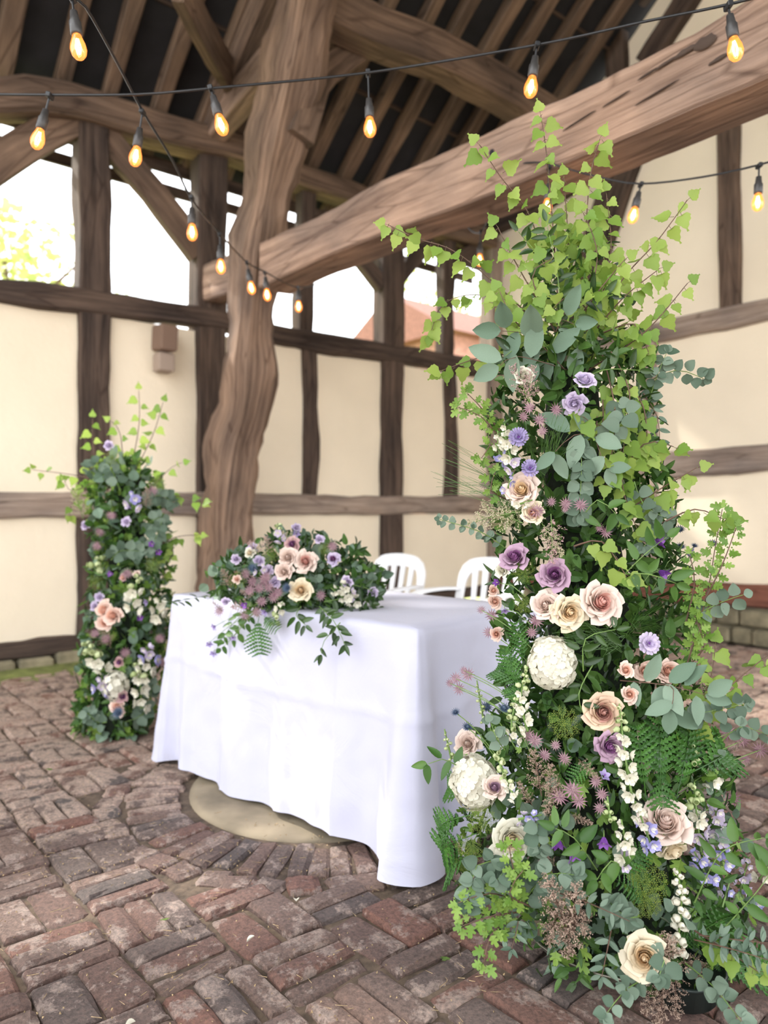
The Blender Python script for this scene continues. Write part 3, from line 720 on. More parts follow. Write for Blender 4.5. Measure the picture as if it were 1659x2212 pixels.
# cloth: rounded-corner perimeter, skirt with folds
def cloth():
    mb = MB(); rc = .03
    per = []   # (u, v, outward dir(u,v), arclength)
    seq = [((rc, 0), (LT - rc, 0), (0, -1)), ((LT, rc), (LT, DT - rc), (1, 0)), ((LT - rc, DT), (rc, DT), (0, 1)), ((0, DT - rc), (0, rc), (-1, 0))]
    s = 0; cor = []
    for k, (a, b, d) in enumerate(seq):
        L_ = math.hypot(b[0] - a[0], b[1] - a[1]); n = int(L_ / .014)
        for i in range(n):
            t = i / n; per.append((a[0] + (b[0] - a[0]) * t, a[1] + (b[1] - a[1]) * t, d, s + L_ * t))
        s += L_
        nx = seq[(k + 1) % 4]; d2 = nx[2]; cc = (b[0] - d[0] * rc, b[1] - d[1] * rc)
        cor.append(s)
        for i in range(10):
            t = i / 10 * PI / 2; dd = (d[0] * math.cos(t) + d2[0] * math.sin(t), d[1] * math.cos(t) + d2[1] * math.sin(t))
            per.append((cc[0] + dd[0] * rc, cc[1] + dd[1] * rc, dd, s + rc * t))
        s += rc * PI / 2
    n = len(per); rows = 46; tot = s
    corn = cor
    vs = []; fs = []
    def fold(sv, t):
        # long soft folds, stronger towards the hem; sharp pleats beside each corner
        f = 0
        for (fr, ph, am) in ((2.6, .4, .011), (4.3, 1.9, .009), (7.1, 3.3, .003), (12.7, 5.0, .0012)):
            f += am * math.sin(fr * sv * 2 * PI / 1.2 + ph + t * .8)
        f *= t ** .9 * 1.25
        for c_ in corn:
            d = sv - c_
            d = (d + tot / 2) % tot - tot / 2
            f += (.085 * math.exp(-(d / .05) ** 2) + .035 * math.exp(-((d - .2) / .04) ** 2) + .012 * math.exp(-((d + .28) / .05) ** 2)) * t ** 1.2
            f -= (.03 * math.exp(-((d - .10) / .035) ** 2) + .012 * math.exp(-((d + .12) / .04) ** 2)) * t
        return f
    for r in range(rows + 1):
        t = r / rows
        for (u, v, d, sv) in per:
            hem = .012 + .012 * (1 + math.sin(sv * 7 + 1)) + .002 * math.sin(sv * 23)
            z = HT - (HT - hem) * t
            o = .006 * math.sin(min(1, t * 20) * PI / 2) + fold(sv, t) + .035 * t
            # pressed creases every 16.5 cm
            cr = math.exp(-(((sv + .07) % .33 - .165) / .006) ** 2) * .007
            o += cr + noise.noise(Vector((sv * 5, t * 4, 1))) * .008 * t + noise.noise(Vector((sv * 14, t * 9, 5))) * .004 + .006 * math.exp(-((t - .36 - .05 * math.sin(sv * 2)) / .012) ** 2)
            if r == 0: o = 0; z = HT + .004
            q = T(u + d[0] * o, v + d[1] * o, max(.004, z)); vs.append(q)
    for r in range(rows):
        for i in range(n):
            j = (i + 1) % n; fs.append((r * n + i, r * n + j, (r + 1) * n + j, (r + 1) * n + i)[::-1])
    mb.add(vs, fs)
    # top grid
    top = [tuple(T(u, v, HT + .004)) for (u, v, d, sv) in per]; c_ = len(mb.V)
    inner = []
    for k in range(1, 6):
        f = 1 - k / 6
        inner.append([T(LT / 2 + (u - LT / 2) * f, DT / 2 + (v - DT / 2) * f, HT + .004 + noise.noise(Vector((u * 9, v * 9, k))) * .0015) for (u, v, d, sv) in per])
    base = 0
    for ring in inner:
        st = len(mb.V); mb.V.extend([tuple(v) for v in ring])
        for i in range(n):
            j = (i + 1) % n; mb.F.append((base + i, base + j, st + j, st + i)); mb.I.append(0)
        base = st
    mb.F.append(tuple(range(base, base + n))); mb.I.append(0)
    return mb.mesh('tablecloth', M['cloth'], True, T(LT / 2, DT / 2, 0))
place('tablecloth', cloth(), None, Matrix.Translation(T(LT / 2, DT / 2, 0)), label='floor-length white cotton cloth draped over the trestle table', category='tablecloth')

# ================================================================== CHAIRS
def chair(loc, face, label):
    t = thing('plastic_chair', loc, label, 'chair', 'white plastic chairs behind the table')
    f = Vector(face).normalized(); s = Vector((-f.y, f.x, 0)); L_ = Vector(loc)
    def C(x, y, z): return L_ + s * x + f * y + Vector((0, 0, z))
    # seat
    mb = MB(); vs = []; fs = []; n = 8
    for zo in (0, -.018):
        for j in range(n + 1):
            for i in range(n + 1):
                x = (i / n - .5) * (.44 - .05 * (1 - j / n)); y = -.2 + .42 * j / n
                z = .435 + zo + .02 * (abs(i / n - .5) * 2) ** 2 - (.02 * max(0, j / n - .8) / .2)
                vs.append(C(x, y, z))
    m = (n + 1) ** 2
    for j in range(n):
        for i in range(n):
            a = j * (n + 1) + i; fs.append((a, a + 1, a + n + 2, a + n + 1)); fs.append((m + a, m + a + n + 1, m + a + n + 2, m + a + 1))
    for i in range(n):
        fs += [(i, m + i, m + i + 1, i + 1), (n * (n + 1) + i, n * (n + 1) + i + 1, m + n * (n + 1) + i + 1, m + n * (n + 1) + i)]
        a = i * (n + 1); fs += [(a, a + n + 1, m + a + n + 1, m + a), (a + n, m + a + n, m + a + 2 * n + 1, a + 2 * n + 1)]
    mb.add(vs, fs); place('seat', mb.mesh('seat', M['plastic'], True), t)
    def strip(name, pts, wds, th, nrm):
        mb = MB(); ps = smooth_path(pts, .03); vs = []; fs = []; k = len(ps)
        for i, p in enumerate(ps):
            tg = (ps[min(k - 1, i + 1)] - ps[max(0, i - 1)]).normalized(); nn = Vector(nrm); nn = (nn - tg * nn.dot(tg)).normalized(); w = tg.cross(nn)
            q = i / (k - 1) * (len(wds) - 1); a = int(min(q, len(wds) - 2)); wd_ = wds[a] + (wds[a + 1] - wds[a]) * (q - a)
            for (x, y) in ((-1, -1), (1, -1), (1, 1), (-1, 1)): vs.append(p + w * wd_ / 2 * x + nn * th / 2 * y)
        for i in range(k - 1):
            for c_ in range(4): d_ = (c_ + 1) % 4; fs.append((i * 4 + c_, i * 4 + d_, i * 4 + 4 + d_, i * 4 + 4 + c_))
        fs += [(3, 2, 1, 0), tuple(range(4 * k - 4, 4 * k))]
        mb.add(vs, fs); return place(name, mb.mesh(name, M['plastic'], False), t)
    strip('back_frame', [C(-.20, -.19, .44), C(-.205, -.24, .62), C(-.195, -.27, .74), C(-.14, -.285, .80), C(0, -.29, .815), C(.14, -.285, .80), C(.195, -.27, .74), C(.205, -.24, .62), C(.20, -.19, .44)], [.05, .05, .055, .075, .08, .075, .055, .05, .05], .016, f)
    for x in (-.105, -.036, .036, .105):
        strip('back_slat', [C(x * .8, -.19, .44), C(x, -.245, .62), C(x * 1.1, -.285, .81)], [.032, .03, .042], .012, f)
    for sx in (-1, 1):
        strip('armrest', [C(sx * .215, -.24, .66), C(sx * .25, -.12, .665), C(sx * .26, .08, .655), C(sx * .25, .2, .60), C(sx * .235, .21, .44)], [.04, .05, .055, .05, .045], .016, (0, 0, 1) if True else f)
        strip('leg', [C(sx * .225, .2, .45), C(sx * .24, .23, .2), C(sx * .25, .25, 0)], [.06, .05, .035], .022, f)
        strip('leg', [C(sx * .20, -.19, .46), C(sx * .225, -.24, .2), C(sx * .235, -.28, 0)], [.06, .05, .035], .022, f)
    return t
def seat_from_back(x, Z):
    p = P(x, 1106, Z); p.z = 0; return p - TN * .28
chair(seat_from_back(862, 4.75), -TN, 'white slatted plastic chair behind the middle of the table')
chair(seat_from_back(1062, 4.35), -TN, 'white plastic chair partly hidden behind the tall flower column')

# ================================================================== FESTOON LIGHTS
def festoon(label, path, lamps):
    """path: (x, y, Z) points; lamps: (cord x, cord y, Z, bulb x, bulb y)"""
    p0 = P(*path[0]); t = thing('festoon_string', p0, label, 'string lights', 'festoon strings of amber bulbs')
    mb = MB(); tube(mb, smooth_path([P(*p) for p in path], .06), .0042, .0042, 6)
    place('cord', mb.mesh('cord', M['cord'], True), t)
    for (x, y, Z, bx2, by2) in lamps:
        a = P(x, y, Z); b = P(bx2, by2, Z); d = (b - a).normalized(); L_ = (b - a).length
        mb = MB(); F_ = frame(a, d)
        box(mb, (0, 0, .004), .034, .016, .018, F_, 0, .003)
        Lh = L_ - .045
        tube(mb, [a, a + d * (Lh - .03)], .0035, .0035, 6)
        cn = place('drop_cord', mb.mesh('drop_cord', M['cord']), t)
        mb = MB(); lathe(mb, [(0, Lh - .055), (.010, Lh - .055), (.013, Lh - .03), (.0165, Lh - .025), (.0165, Lh + .008), (.014, Lh + .012), (0, Lh + .012)], 14, F_)
        hd = place('lamp_holder', mb.mesh('lamp_holder', M['holder'], True), t)
        mb = MB(); z = Lh + .01
        lathe(mb, [(.011, z), (.014, z + .01), (.0205, z + .028), (.0225, z + .042), (.0195, z + .056), (.012, z + .066), (.004, z + .070), (0, z + .0705)], 16, F_)
        bl_ = place('bulb', mb.mesh('bulb', M['glass'], True), t)
        mb = MB(); Fi = F_
        for k in range(4):
            an = k * PI / 2; x0 = math.cos(an) * .006; y0 = math.sin(an) * .006
            tube(mb, [Fi @ Vector((x0 * .5, y0 * .5, z + .012)), Fi @ Vector((x0 * 1.3, y0 * 1.3, z + .035)), Fi @ Vector((x0 * .6, y0 * .6, z + .054))], .0013, .0013, 4)
        place('filament', mb.mesh('filament', M['fil']), bl_)
festoon('black festoon cord spanning the whole picture top with five amber bulbs', [(-160, 202, 2.5), (108, 205, 2.45), (300, 204, 2.45), (455, 191, 2.45), (795, 157, 2.55), (1160, 97, 2.4), (1400, 45, 2.25), (1572, 10, 2.15), (1800, -50, 2.0)],
        [(108, 205, 2.45, 82, 300), (455, 190, 2.45, 478, 270), (795, 156, 2.6, 799, 275), (1160, 97, 2.4, 1147, 188), (1573, 10, 2.15, 1588, 106)])
festoon('black festoon cord falling from the top left towards the gnarled post', [(-40, -60, 1.9), (155, -12, 2.05), (185, 15, 2.1), (250, 130, 2.35), (308, 240, 2.6), (372, 345, 2.85), (414, 430, 3.1), (475, 505, 3.5), (533, 566, 4.0), (574, 588, 4.2), (640, 620, 4.6), (700, 610, 5.2)],
        [(155, -8, 2.05, 169, 102), (308, 240, 2.6, 293, 338), (414, 425, 3.05, 415, 502), (475, 505, 3.5, 477, 576), (533, 566, 4.0, 543, 622), (572, 588, 4.2, 577, 637), (644, 620, 4.6, 645, 662)])
festoon('black festoon cord sagging across the gable wall at the right', [(1000, 480, 4.6), (1040, 500, 4.2), (1100, 370, 3.6), (1190, 352, 3.3), (1210, 360, 3.25), (1300, 384, 3.2), (1385, 397, 3.1), (1520, 382, 3.0), (1640, 356, 2.9), (1760, 320, 2.8)],
        [(1385, 397, 3.1, 1368, 465), (1640, 356, 2.9, 1637, 437), (1186, 360, 3.35, 1182, 446), (1038, 500, 4.2, 1036, 562)])
# ================================================================== LEAVES AND FLOWERS (prototype meshes)
def birch_leaf(seed):
    rs = random.Random(seed); mb = MB(); n = 9; L = []; Rr = []; mid = []
    prof = [(0, .0), (.03, .22), (.10, .38), (.2, .43), (.31, .43), (.44, .35), (.58, .26), (.74, .13), (.9, .05), (1.08, 0)]
    cup = rs.uniform(-.15, .25); bend = rs.uniform(-.25, .1)
    for i, (t, w) in enumerate(prof):
        tt = t - (.07 if i in (1, 2) else 0); z = bend * t * t
        mid.append((0, t, z - .04)); ser = .07 if i % 2 else -.01
        L.append((-(w + ser), tt + .02 * (i % 2), z + cup * w)); Rr.append((w + ser, tt + .02 * ((i + 1) % 2), z + cup * w))
    k = len(prof); vs = mid + L + Rr; fs = []
    for i in range(k - 1):
        fs.append((i, i + 1, k + i + 1, k + i)); fs.append((i + 1, i, 2 * k + i, 2 * k + i + 1))
    vs += [(0, 0, -.04), (.012, -.28, .03), (-.012, -.28, .03)]; fs.append((3 * k, 3 * k + 2, 3 * k + 1))
    mb.add(vs, fs); return mb
def oval_leaf(w, cup=.12, pt=1.0, fold=.05, stem=.08):
    mb = MB(); ts = [0, .12, .3, .5, .7, .88, 1]; vs = []; fs = []
    for t in ts:
        ww = w * (math.sin(PI * min(1, t ** (.85 * pt))) ** .75 if 0 < t < 1 else 0) / 2
        vs += [(-ww, t, cup * ww * 2 - .15 * t * t), (0, t, -fold * (1 if 0 < t < 1 else 0) - .15 * t * t), (ww, t, cup * ww * 2 - .15 * t * t)]
    for i in range(len(ts) - 1):
        a = i * 3; fs += [(a, a + 1, a + 4, a + 3), (a + 1, a + 2, a + 5, a + 4)]
    mb.add(vs, fs); return mb
def lobed_leaf():
    mb = MB(); out = [(0, 0)]
    pr = [(.05, .12), (.30, .22), (.42, .30), (.22, .38), (.40, .55), (.36, .66), (.16, .62), (.18, .85), (.08, .98), (0, .92)]
    vs = [(0, 0, 0)] + [(x, y, .06 * x) for x, y in pr] + [(-x, y, .06 * x) for x, y in pr[:-1][::-1]]
    c_ = len(vs); vs.append((0, .45, -.05)); n = c_
    fs = [(c_, i, (i + 1) % n) for i in range(n)]
    mb.add(vs, fs); return mb
def fern_frond(np_=12, seed=0):
    rs = random.Random(seed); mb = MB()
    path = [Vector((.03 * math.sin(t * 3), t, .12 * math.sin(t * PI) - .12 * t * t)) for t in [i / 12 for i in range(13)]]
    tube(mb, path, .008, .002, 4)
    for i in range(1, np_):
        t = .06 + .92 * i / np_; c_ = Vector((.03 * math.sin(t * 3), t, .12 * math.sin(t * PI) - .12 * t * t))
        ln = .30 * math.sin(PI * min(1, (1 - t) * 1.15 + .05)) ** .8 * (1 if t > .12 else .7)
        for s in (-1, 1):
            d = Vector((s, .55, rs.uniform(-.1, .05))).normalized(); e = Vector((-d.y, d.x, 0)) ; nt = 5; w = .05 + .02 * (1 - t)
            up = [c_]; dn = [c_]
            for k in range(nt):
                f0 = (k + .55) / nt; f1 = (k + 1.0) / nt; ww = w * (1 - f0 * .75)
                up += [c_ + d * ln * (f0 + .06) + e * ww, c_ + d * ln * f1 + e * ww * .35]
                dn += [c_ + d * ln * (f0 + .06) - e * ww, c_ + d * ln * f1 - e * ww * .35]
            tipv = c_ + d * ln * 1.06; n_ = len(up); vs = up + dn + [tipv] + [c_ + d * ln * k / (n_ - 1) + Vector((0, 0, -.012)) for k in range(n_)]
            fs = []
            for k in range(n_ - 1):
                fs += [(2 * n_ + 1 + k, 2 * n_ + 2 + k, k + 1, k), (2 * n_ + 2 + k, 2 * n_ + 1 + k, n_ + k, n_ + k + 1)]
            fs += [(n_ - 1, 2 * n_, 2 * n_ - 1)]
            mb.add(vs, fs)
    return mb
def petal_geo(t, R_, wide, spiral=.0, nu=7, nv=5, tip=.0):
    vs = []; fs = []
    for j in range(nv + 1):
        v = j / nv
        f = math.sin(v * PI / 2) ** .7; curl = max(0, v - .62) / .38
        r = R_ * (.05 + (.09 + .68 * t) * f + t * .24 * curl ** 1.8 - (1 - t) * .10 * curl)
        z = R_ * ((1.12 - .34 * t) * v ** .9 - t * .16 * curl ** 2)
        ph = wide * (v ** .5) * (1 - .45 * max(0, v - .7) / .3)
        for i in range(nu + 1):
            u = i / nu * 2 - 1
            rr = r * (1 - spiral * u) ; zz = z - R_ * .10 * u * u * v * (1.2 - t) + R_ * tip * (1 - abs(u)) ** 2 * max(0, v - .8) * 5 * .1
            rr += R_ * .05 * t * abs(u) ** 2 * curl
            vs.append((rr * math.cos(u * ph), rr * math.sin(u * ph), zz))
    for j in range(nv):
        for i in range(nu): a = j * (nu + 1) + i; fs.append((a, a + 1, a + nu + 2, a + nu + 1))
    return vs, fs
_C = {}
def rose_set(cin, cout, full=False):
    key = (cin, cout, full)
    if key in _C: return _C[key]
    mb = MB(); n = 24 if not full else 32
    for i in range(n):
        t = .02 + (i / n) ** 1.25 * (.66 if not full else .9); vs, fs = petal_geo(t, 1.0, 1.5 - .7 * t, .16, 6, 4)
        mb.add(vs, fs, 0 if t < .40 else 1, Matrix.Translation((0, 0, -.05 * t)) @ Matrix.Rotation(i * 2.4, 4, 'Z') @ Matrix.Rotation(.05 * math.sin(i * 5), 4, 'X'))
    lathe(mb, [(0, -.25), (.13, -.2), (.2, 0), (.12, .12)], 8, None, 2)      # green hip
    lathe(mb, [(.16, .1), (.13, .7), (.07, 1.0), (0, 1.06)], 9, None, 0)
    for k in range(5):
        a = k * 1.257; mb.add([(0, 0, 0), (.12, .3, -.1), (0, .75, -.25), (-.12, .3, -.1)], [(0, 1, 2, 3)], 2, Matrix.Rotation(a, 4, 'Z'))
    heart = mb.mesh('rose', [M[cin], M[cout], M['gstem']], True)
    pet = []
    for t in (.66, .76, .86, .94, 1.0):
        b = MB(); vs, fs = petal_geo(t, 1.0, 1.02 - .25 * t, .08, 8, 6, .3)
        vs = [(v[0] + noise.noise(Vector(v) * 3 + Vector((t * 9, 0, 0))) * .05, v[1], v[2] + noise.noise(Vector(v) * 4) * .06) for v in vs]
        b.add(vs, fs); pet.append(b.mesh('petal', M[cout], True))
    _C[key] = (heart, pet); return _C[key]
def rose(parent, pos, n, r, cin, cout, nout=9, full=False, label=None, name='rose'):
    heart, pet = rose_set(cin, cout, full); s = r
    Mx = frame(pos - Vector(n).normalized() * r * .45, n, R() * 6.28, s)
    o = place(name, heart, parent, Mx)
    CN = {'blush': 'pale blush', 'cream': 'cream', 'ivory': 'ivory', 'peach': 'peach', 'mauve': 'dusky mauve', 'beige': 'dusky beige', 'astpink': 'dusty pink', 'lilac': 'lilac'}
    o['label'] = label or CN[cout] + ' ' + name.replace('_', ' ') + ' bloom'
    nout += 3 if not full else -3
    for k in range(nout):
        t = k / max(1, nout - 1); m_ = pet[min(4, int(t * 4.99))]
        place('petal', m_, o, Mx @ Matrix.Translation((0, 0, -.06 * t)) @ Matrix.Rotation(k * 2.4 + U(-.2, .2), 4, 'Z') @ Matrix.Rotation(U(-.06, .14) * t, 4, 'Y'))
    return o
def mk(fn):
    k = fn.__name__ if hasattr(fn, '__name__') else id(fn)
    return fn
def floret4(mat, name='floret', cup=.12):
    mb = MB()
    for k in range(4):
        rot = Matrix.Rotation(k * PI / 2, 4, 'Z')
        vs = [(0, 0, 0), (.3, .2, .05), (.5, .62, cup), (.28, .95, cup * .3), (0, 1.0, cup * .6), (-.28, .95, cup * .3), (-.5, .62, cup), (-.3, .2, .05), (0, .6, -.03)]
        mb.add(vs, [(8, 0, 1), (8, 1, 2), (8, 2, 3), (8, 3, 4), (8, 4, 5), (8, 5, 6), (8, 6, 7), (8, 7, 0)], 0, rot)
    blob(mb, (0, 0, .04), .07, 0); return mb.mesh(name, mat, True)
def floret5(mats, name='floret', spread=.8):
    """delphinium-like open bell with five petals"""
    mb = MB()
    for k in range(5):
        rot = Matrix.Rotation(k * 1.2566, 4, 'Z')
        vs = [(0, .05, 0), (.28, .35, .25), (.36, .75 * spread, .5), (0, 1.05 * spread, .58), (-.36, .75 * spread, .5), (-.28, .35, .25), (0, .5, .18)]
        mb.add(vs, [(6, 0, 1), (6, 1, 2), (6, 2, 3), (6, 3, 4), (6, 4, 5), (6, 5, 0)], 0, rot)
        rot = Matrix.Rotation(k * 1.2566 + .6, 4, 'Z')
        mb.add([(0, .05, .1), (.16, .25, .45), (0, .42, .7), (-.16, .25, .45)], [(0, 1, 2, 3)], 1, rot)
    tube(mb, [(0, 0, 0), (0, 0, -.5)], .05, .04, 4, 2)
    return mb.mesh(name, mats, True)
def bell_bud(mats, name='floret'):
    mb = MB(); lathe(mb, [(0, -.35), (.25, -.3), (.48, 0), (.5, .25), (.36, .5), (.3, .6), (.36, .72)], 8, None, 0)
    tube(mb, [(0, 0, -.3), (.1, 0, -.6), (.4, 0, -.8)], .07, .06, 4, 1); return mb.mesh(name, mats, True)
def astrantia_mesh(mats):
    mb = MB()
    for k in range(13):
        rot = Matrix.Rotation(k * 6.2832 / 13, 4, 'Z'); mb.add([(0, 0, 0), (.10, .5, .14), (0, 1.1, .25), (-.10, .5, .14)], [(0, 1, 2, 3)], 0, rot)
    rs = random.Random(2)
    for k in range(26):
        a = k * 2.4; r = .5 * math.sqrt(k / 26); q = Vector((r * math.cos(a), r * math.sin(a), .38 + .25 * (1 - r * 2 * r)))
        mb.add([Vector((r * .4 * math.cos(a), r * .4 * math.sin(a), .0)), q + Vector((.012, 0, 0)), q - Vector((.012, 0, 0))], [(0, 1, 2)], 1); blob(mb, q, .04, 1)
    return mb.mesh('astrantia_flower', mats)
def clematis_mesh(mats, n=5, bell=.6):
    mb = MB()
    for k in range(n):
        rot = Matrix.Rotation(k * 6.2832 / n, 4, 'Z')
        vs = []; fs = []
        for j in range(6):
            v = j / 5; w = .26 * math.sin(PI * min(1, .12 + v * .88)) ** .7; r = .08 + (1 - bell * .55) * .55 * v ** 1.2 + (.35 * max(0, v - .65)); z = bell * 1.25 * v ** .85 + (1 - bell) * .1
            vs += [(-w, r, z + .05), (0, r + .05, z), (w, r, z + .05)]
        for j in range(5): a = j * 3; fs += [(a, a + 1, a + 4, a + 3), (a + 1, a + 2, a + 5, a + 4)]
        mb.add(vs, fs, 0, rot)
    for k in range(8):
        a = k * .785; tube(mb, [(0, 0, .1), (.08 * math.cos(a), .08 * math.sin(a), .55)], .02, .02, 3, 1)
    tube(mb, [(0, 0, 0), (0, 0, -.6)], .05, .04, 4, 2)
    return mb.mesh('clematis_flower', mats, True)
def ray_mesh(name, mats, n=26, w=.09, layers=2, centre=.22):
    mb = MB(); rs = random.Random(4)
    for l in range(layers):
        for k in range(n):
            rot = Matrix.Rotation((k + l * .5) * 6.2832 / n + rs.uniform(-.05, .05), 4, 'Z') @ Matrix.Rotation(.25 + .4 * l + rs.uniform(-.1, .1), 4, 'X'); s = 1 - .2 * l
            mb.add([(0, 0, 0), (w, .55 * s, 0), (w * 1.3, .9 * s, .0), (0, 1 * s, .05), (-w * 1.3, .9 * s, 0), (-w, .55 * s, 0)], [(0, 1, 2, 3, 4, 5)], 0, rot)
    for k in range(14):
        a = k * 2.4; r = centre * math.sqrt(k / 14); blob(mb, (r * math.cos(a), r * math.sin(a), .2), .06, 1)
    return mb.mesh(name, mats)
def thistle_mesh(mats):
    mb = MB(); blob(mb, (0, 0, .3), .32, 0, 1.3); rs = random.Random(4)
    for k in range(16):
        rot = Matrix.Rotation(k * .3927, 4, 'Z') @ Matrix.Rotation(.35, 4, 'X'); mb.add([(-.07, .1, 0), (.07, .1, 0), (.1, .5, .02), (0, 1.1, 0), (-.1, .5, .02)], [(0, 1, 2, 3, 4)], 0, rot)
    for k in range(50):
        d = Vector((rs.gauss(0, 1), rs.gauss(0, 1), abs(rs.gauss(0, 1)))).normalized(); e = d.orthogonal().normalized() * .03
        c_ = Vector((0, 0, .3)); mb.add([c_ + d * .25 - e, c_ + d * .25 + e, c_ + d * .62], [(0, 1, 2)], 0)
    return mb.mesh('sea_holly', mats)
def plume_mesh(mats, seed, L=1.0, Wd=.35, nb=26, droop=.2, name='astilbe_plume', dens=24):
    rs = random.Random(seed); mb = MB()
    tube(mb, [(0, 0, 0), (.02, 0, L * .5), (0, .02, L)], .012, .004, 4, 1)
    for i in range(nb):
        t = .1 + .9 * i / nb; a = i * 2.4 + rs.uniform(-.3, .3); ln = Wd * (1 - t) ** .7 + .05
        d = Vector((math.cos(a), math.sin(a), .7)).normalized(); p0 = Vector((0, 0, L * t))
        tube(mb, [p0, p0 + d * ln * .6, p0 + d * ln + Vector((0, 0, -droop * ln))], .006, .003, 3, 1, False)
        for k in range(dens):
            u = rs.uniform(.15, 1.05); q = p0 + d * ln * u + Vector((0, 0, -droop * ln * max(0, u - .5))) + Vector((rs.gauss(0, .018), rs.gauss(0, .018), rs.gauss(0, .018)))
            r = rs.uniform(.007, .012); e1 = Vector((rs.gauss(0, 1), rs.gauss(0, 1), rs.gauss(0, 1))).normalized(); e2 = e1.orthogonal().normalized(); e3 = e1.cross(e2)
            mb.add([q + e1 * r * 1.3, q - e1 * r + e2 * r, q - e1 * r - e2 * r * .5 + e3 * r, q - e1 * r - e2 * r * .5 - e3 * r], [(0, 1, 2), (0, 2, 3), (0, 3, 1), (1, 3, 2)], 0)
    return mb.mesh(name, mats)
def umbel_mesh(mats, seed):
    rs = random.Random(seed); mb = MB()
    tube(mb, [(0, 0, -1.0), (0, 0, 0)], .035, .03, 5, 1)
    for i in range(34):
        a = i * 2.4; r = math.sqrt(i / 34); top_ = Vector((r * .95 * math.cos(a), r * .95 * math.sin(a), .75 - .35 * r * r + rs.uniform(-.05, .05)))
        tube(mb, [(0, 0, 0), top_ * .55 + Vector((0, 0, -.05)), top_], .014, .008, 3, 1, False)
        for k in range(10):
            b = k * 2.4; q = math.sqrt(k / 10) * .17; p = top_ + Vector((q * math.cos(b), q * math.sin(b), .08 - q * .2)); tube(mb, [top_, p], .005, .005, 3, 1, False)
            e = rs.uniform(.022, .036); mb.add([p + Vector((e, 0, 0)), p + Vector((-e * .5, e, 0)), p + Vector((-e * .5, -e, 0)), p + Vector((0, 0, e))], [(0, 1, 3), (1, 2, 3), (2, 0, 3), (0, 2, 1)], 0)
    return mb.mesh('umbel', mats)
def mesh_of(mb, name, mats, smooth=True): return mb.mesh(name, mats, smooth)
PR = {}
PR['birch'] = [mesh_of(birch_leaf(k), 'birch_leaf', M['birch']) for k in range(5)]
PR['round'] = [mesh_of(oval_leaf(.95, .1 + .05 * k, .9), 'eucalyptus_leaf', M['euc']) for k in range(3)]
PR['oval'] = [mesh_of(oval_leaf(.5, .08, 1.0), 'eucalyptus_leaf', M['euc2']), mesh_of(oval_leaf(.6, .15, 1.1), 'eucalyptus_leaf', M['euc2'])]
PR['small'] = [mesh_of(oval_leaf(.36, .08, 1.0), 'eucalyptus_leaf', M['euc'])]
PR['ruscus'] = [mesh_of(oval_leaf(.36, .10, .85), 'ruscus_leaf', M['ruscus']), mesh_of(oval_leaf(.42, .15, .9), 'ruscus_leaf', M['ruscus'])]
PR['mid'] = [mesh_of(oval_leaf(.42, .10, .8), 'leaf', M['midgreen']), mesh_of(oval_leaf(.5, .15, .8), 'leaf', M['midgreen'])]
PR['haw'] = [mesh_of(lobed_leaf(), 'hawthorn_leaf', M['hawthorn'])]
PR['fern'] = [mesh_of(fern_frond(11, s), 'fern_frond', M['fern'], False) for s in range(3)]
PR['hyd'] = floret4(M['ivory']); 
PR['del'] = {c_: floret5([M[c_], M['ivory'], M['gstem']]) for c_ in ('ivory', 'blue', 'lilac')}
PR['bell'] = bell_bud([M['ivory'], M['gstem']]); PR['gbud'] = bell_bud([M['bud'], M['gstem']])
PR['ast'] = astrantia_mesh([M['dusty'], M['dusty2']])
PR['clem'] = {'purple': clematis_mesh([M['purple'], M['ivory'], M['gstem']]), 'violet': clematis_mesh([M['violet'], M['purple'], M['gstem']], 5, .35)}
PR['nig'] = ray_mesh('love_in_a_mist', [M['lilac'], M['purple']], 16, .12, 3); PR['scab'] = ray_mesh('cornflower', [M['violet'], M['purple']], 22, .08, 3)
PR['thistle'] = thistle_mesh([M['thistle']])
PR['plume'] = {c_: [plume_mesh([M[c_], M['twig'] if c_ == 'asttan' else M['gstem']], s) for s in range(2)] for c_ in ('astpink', 'astcream', 'asttan')}
PR['umbel'] = [umbel_mesh([M['ammi'], M['gstem']], s) for s in range(2)]
CAMP = Vector((0, 0, H))
def toward(p, k=.5):
    return (CAMP - p).normalized()

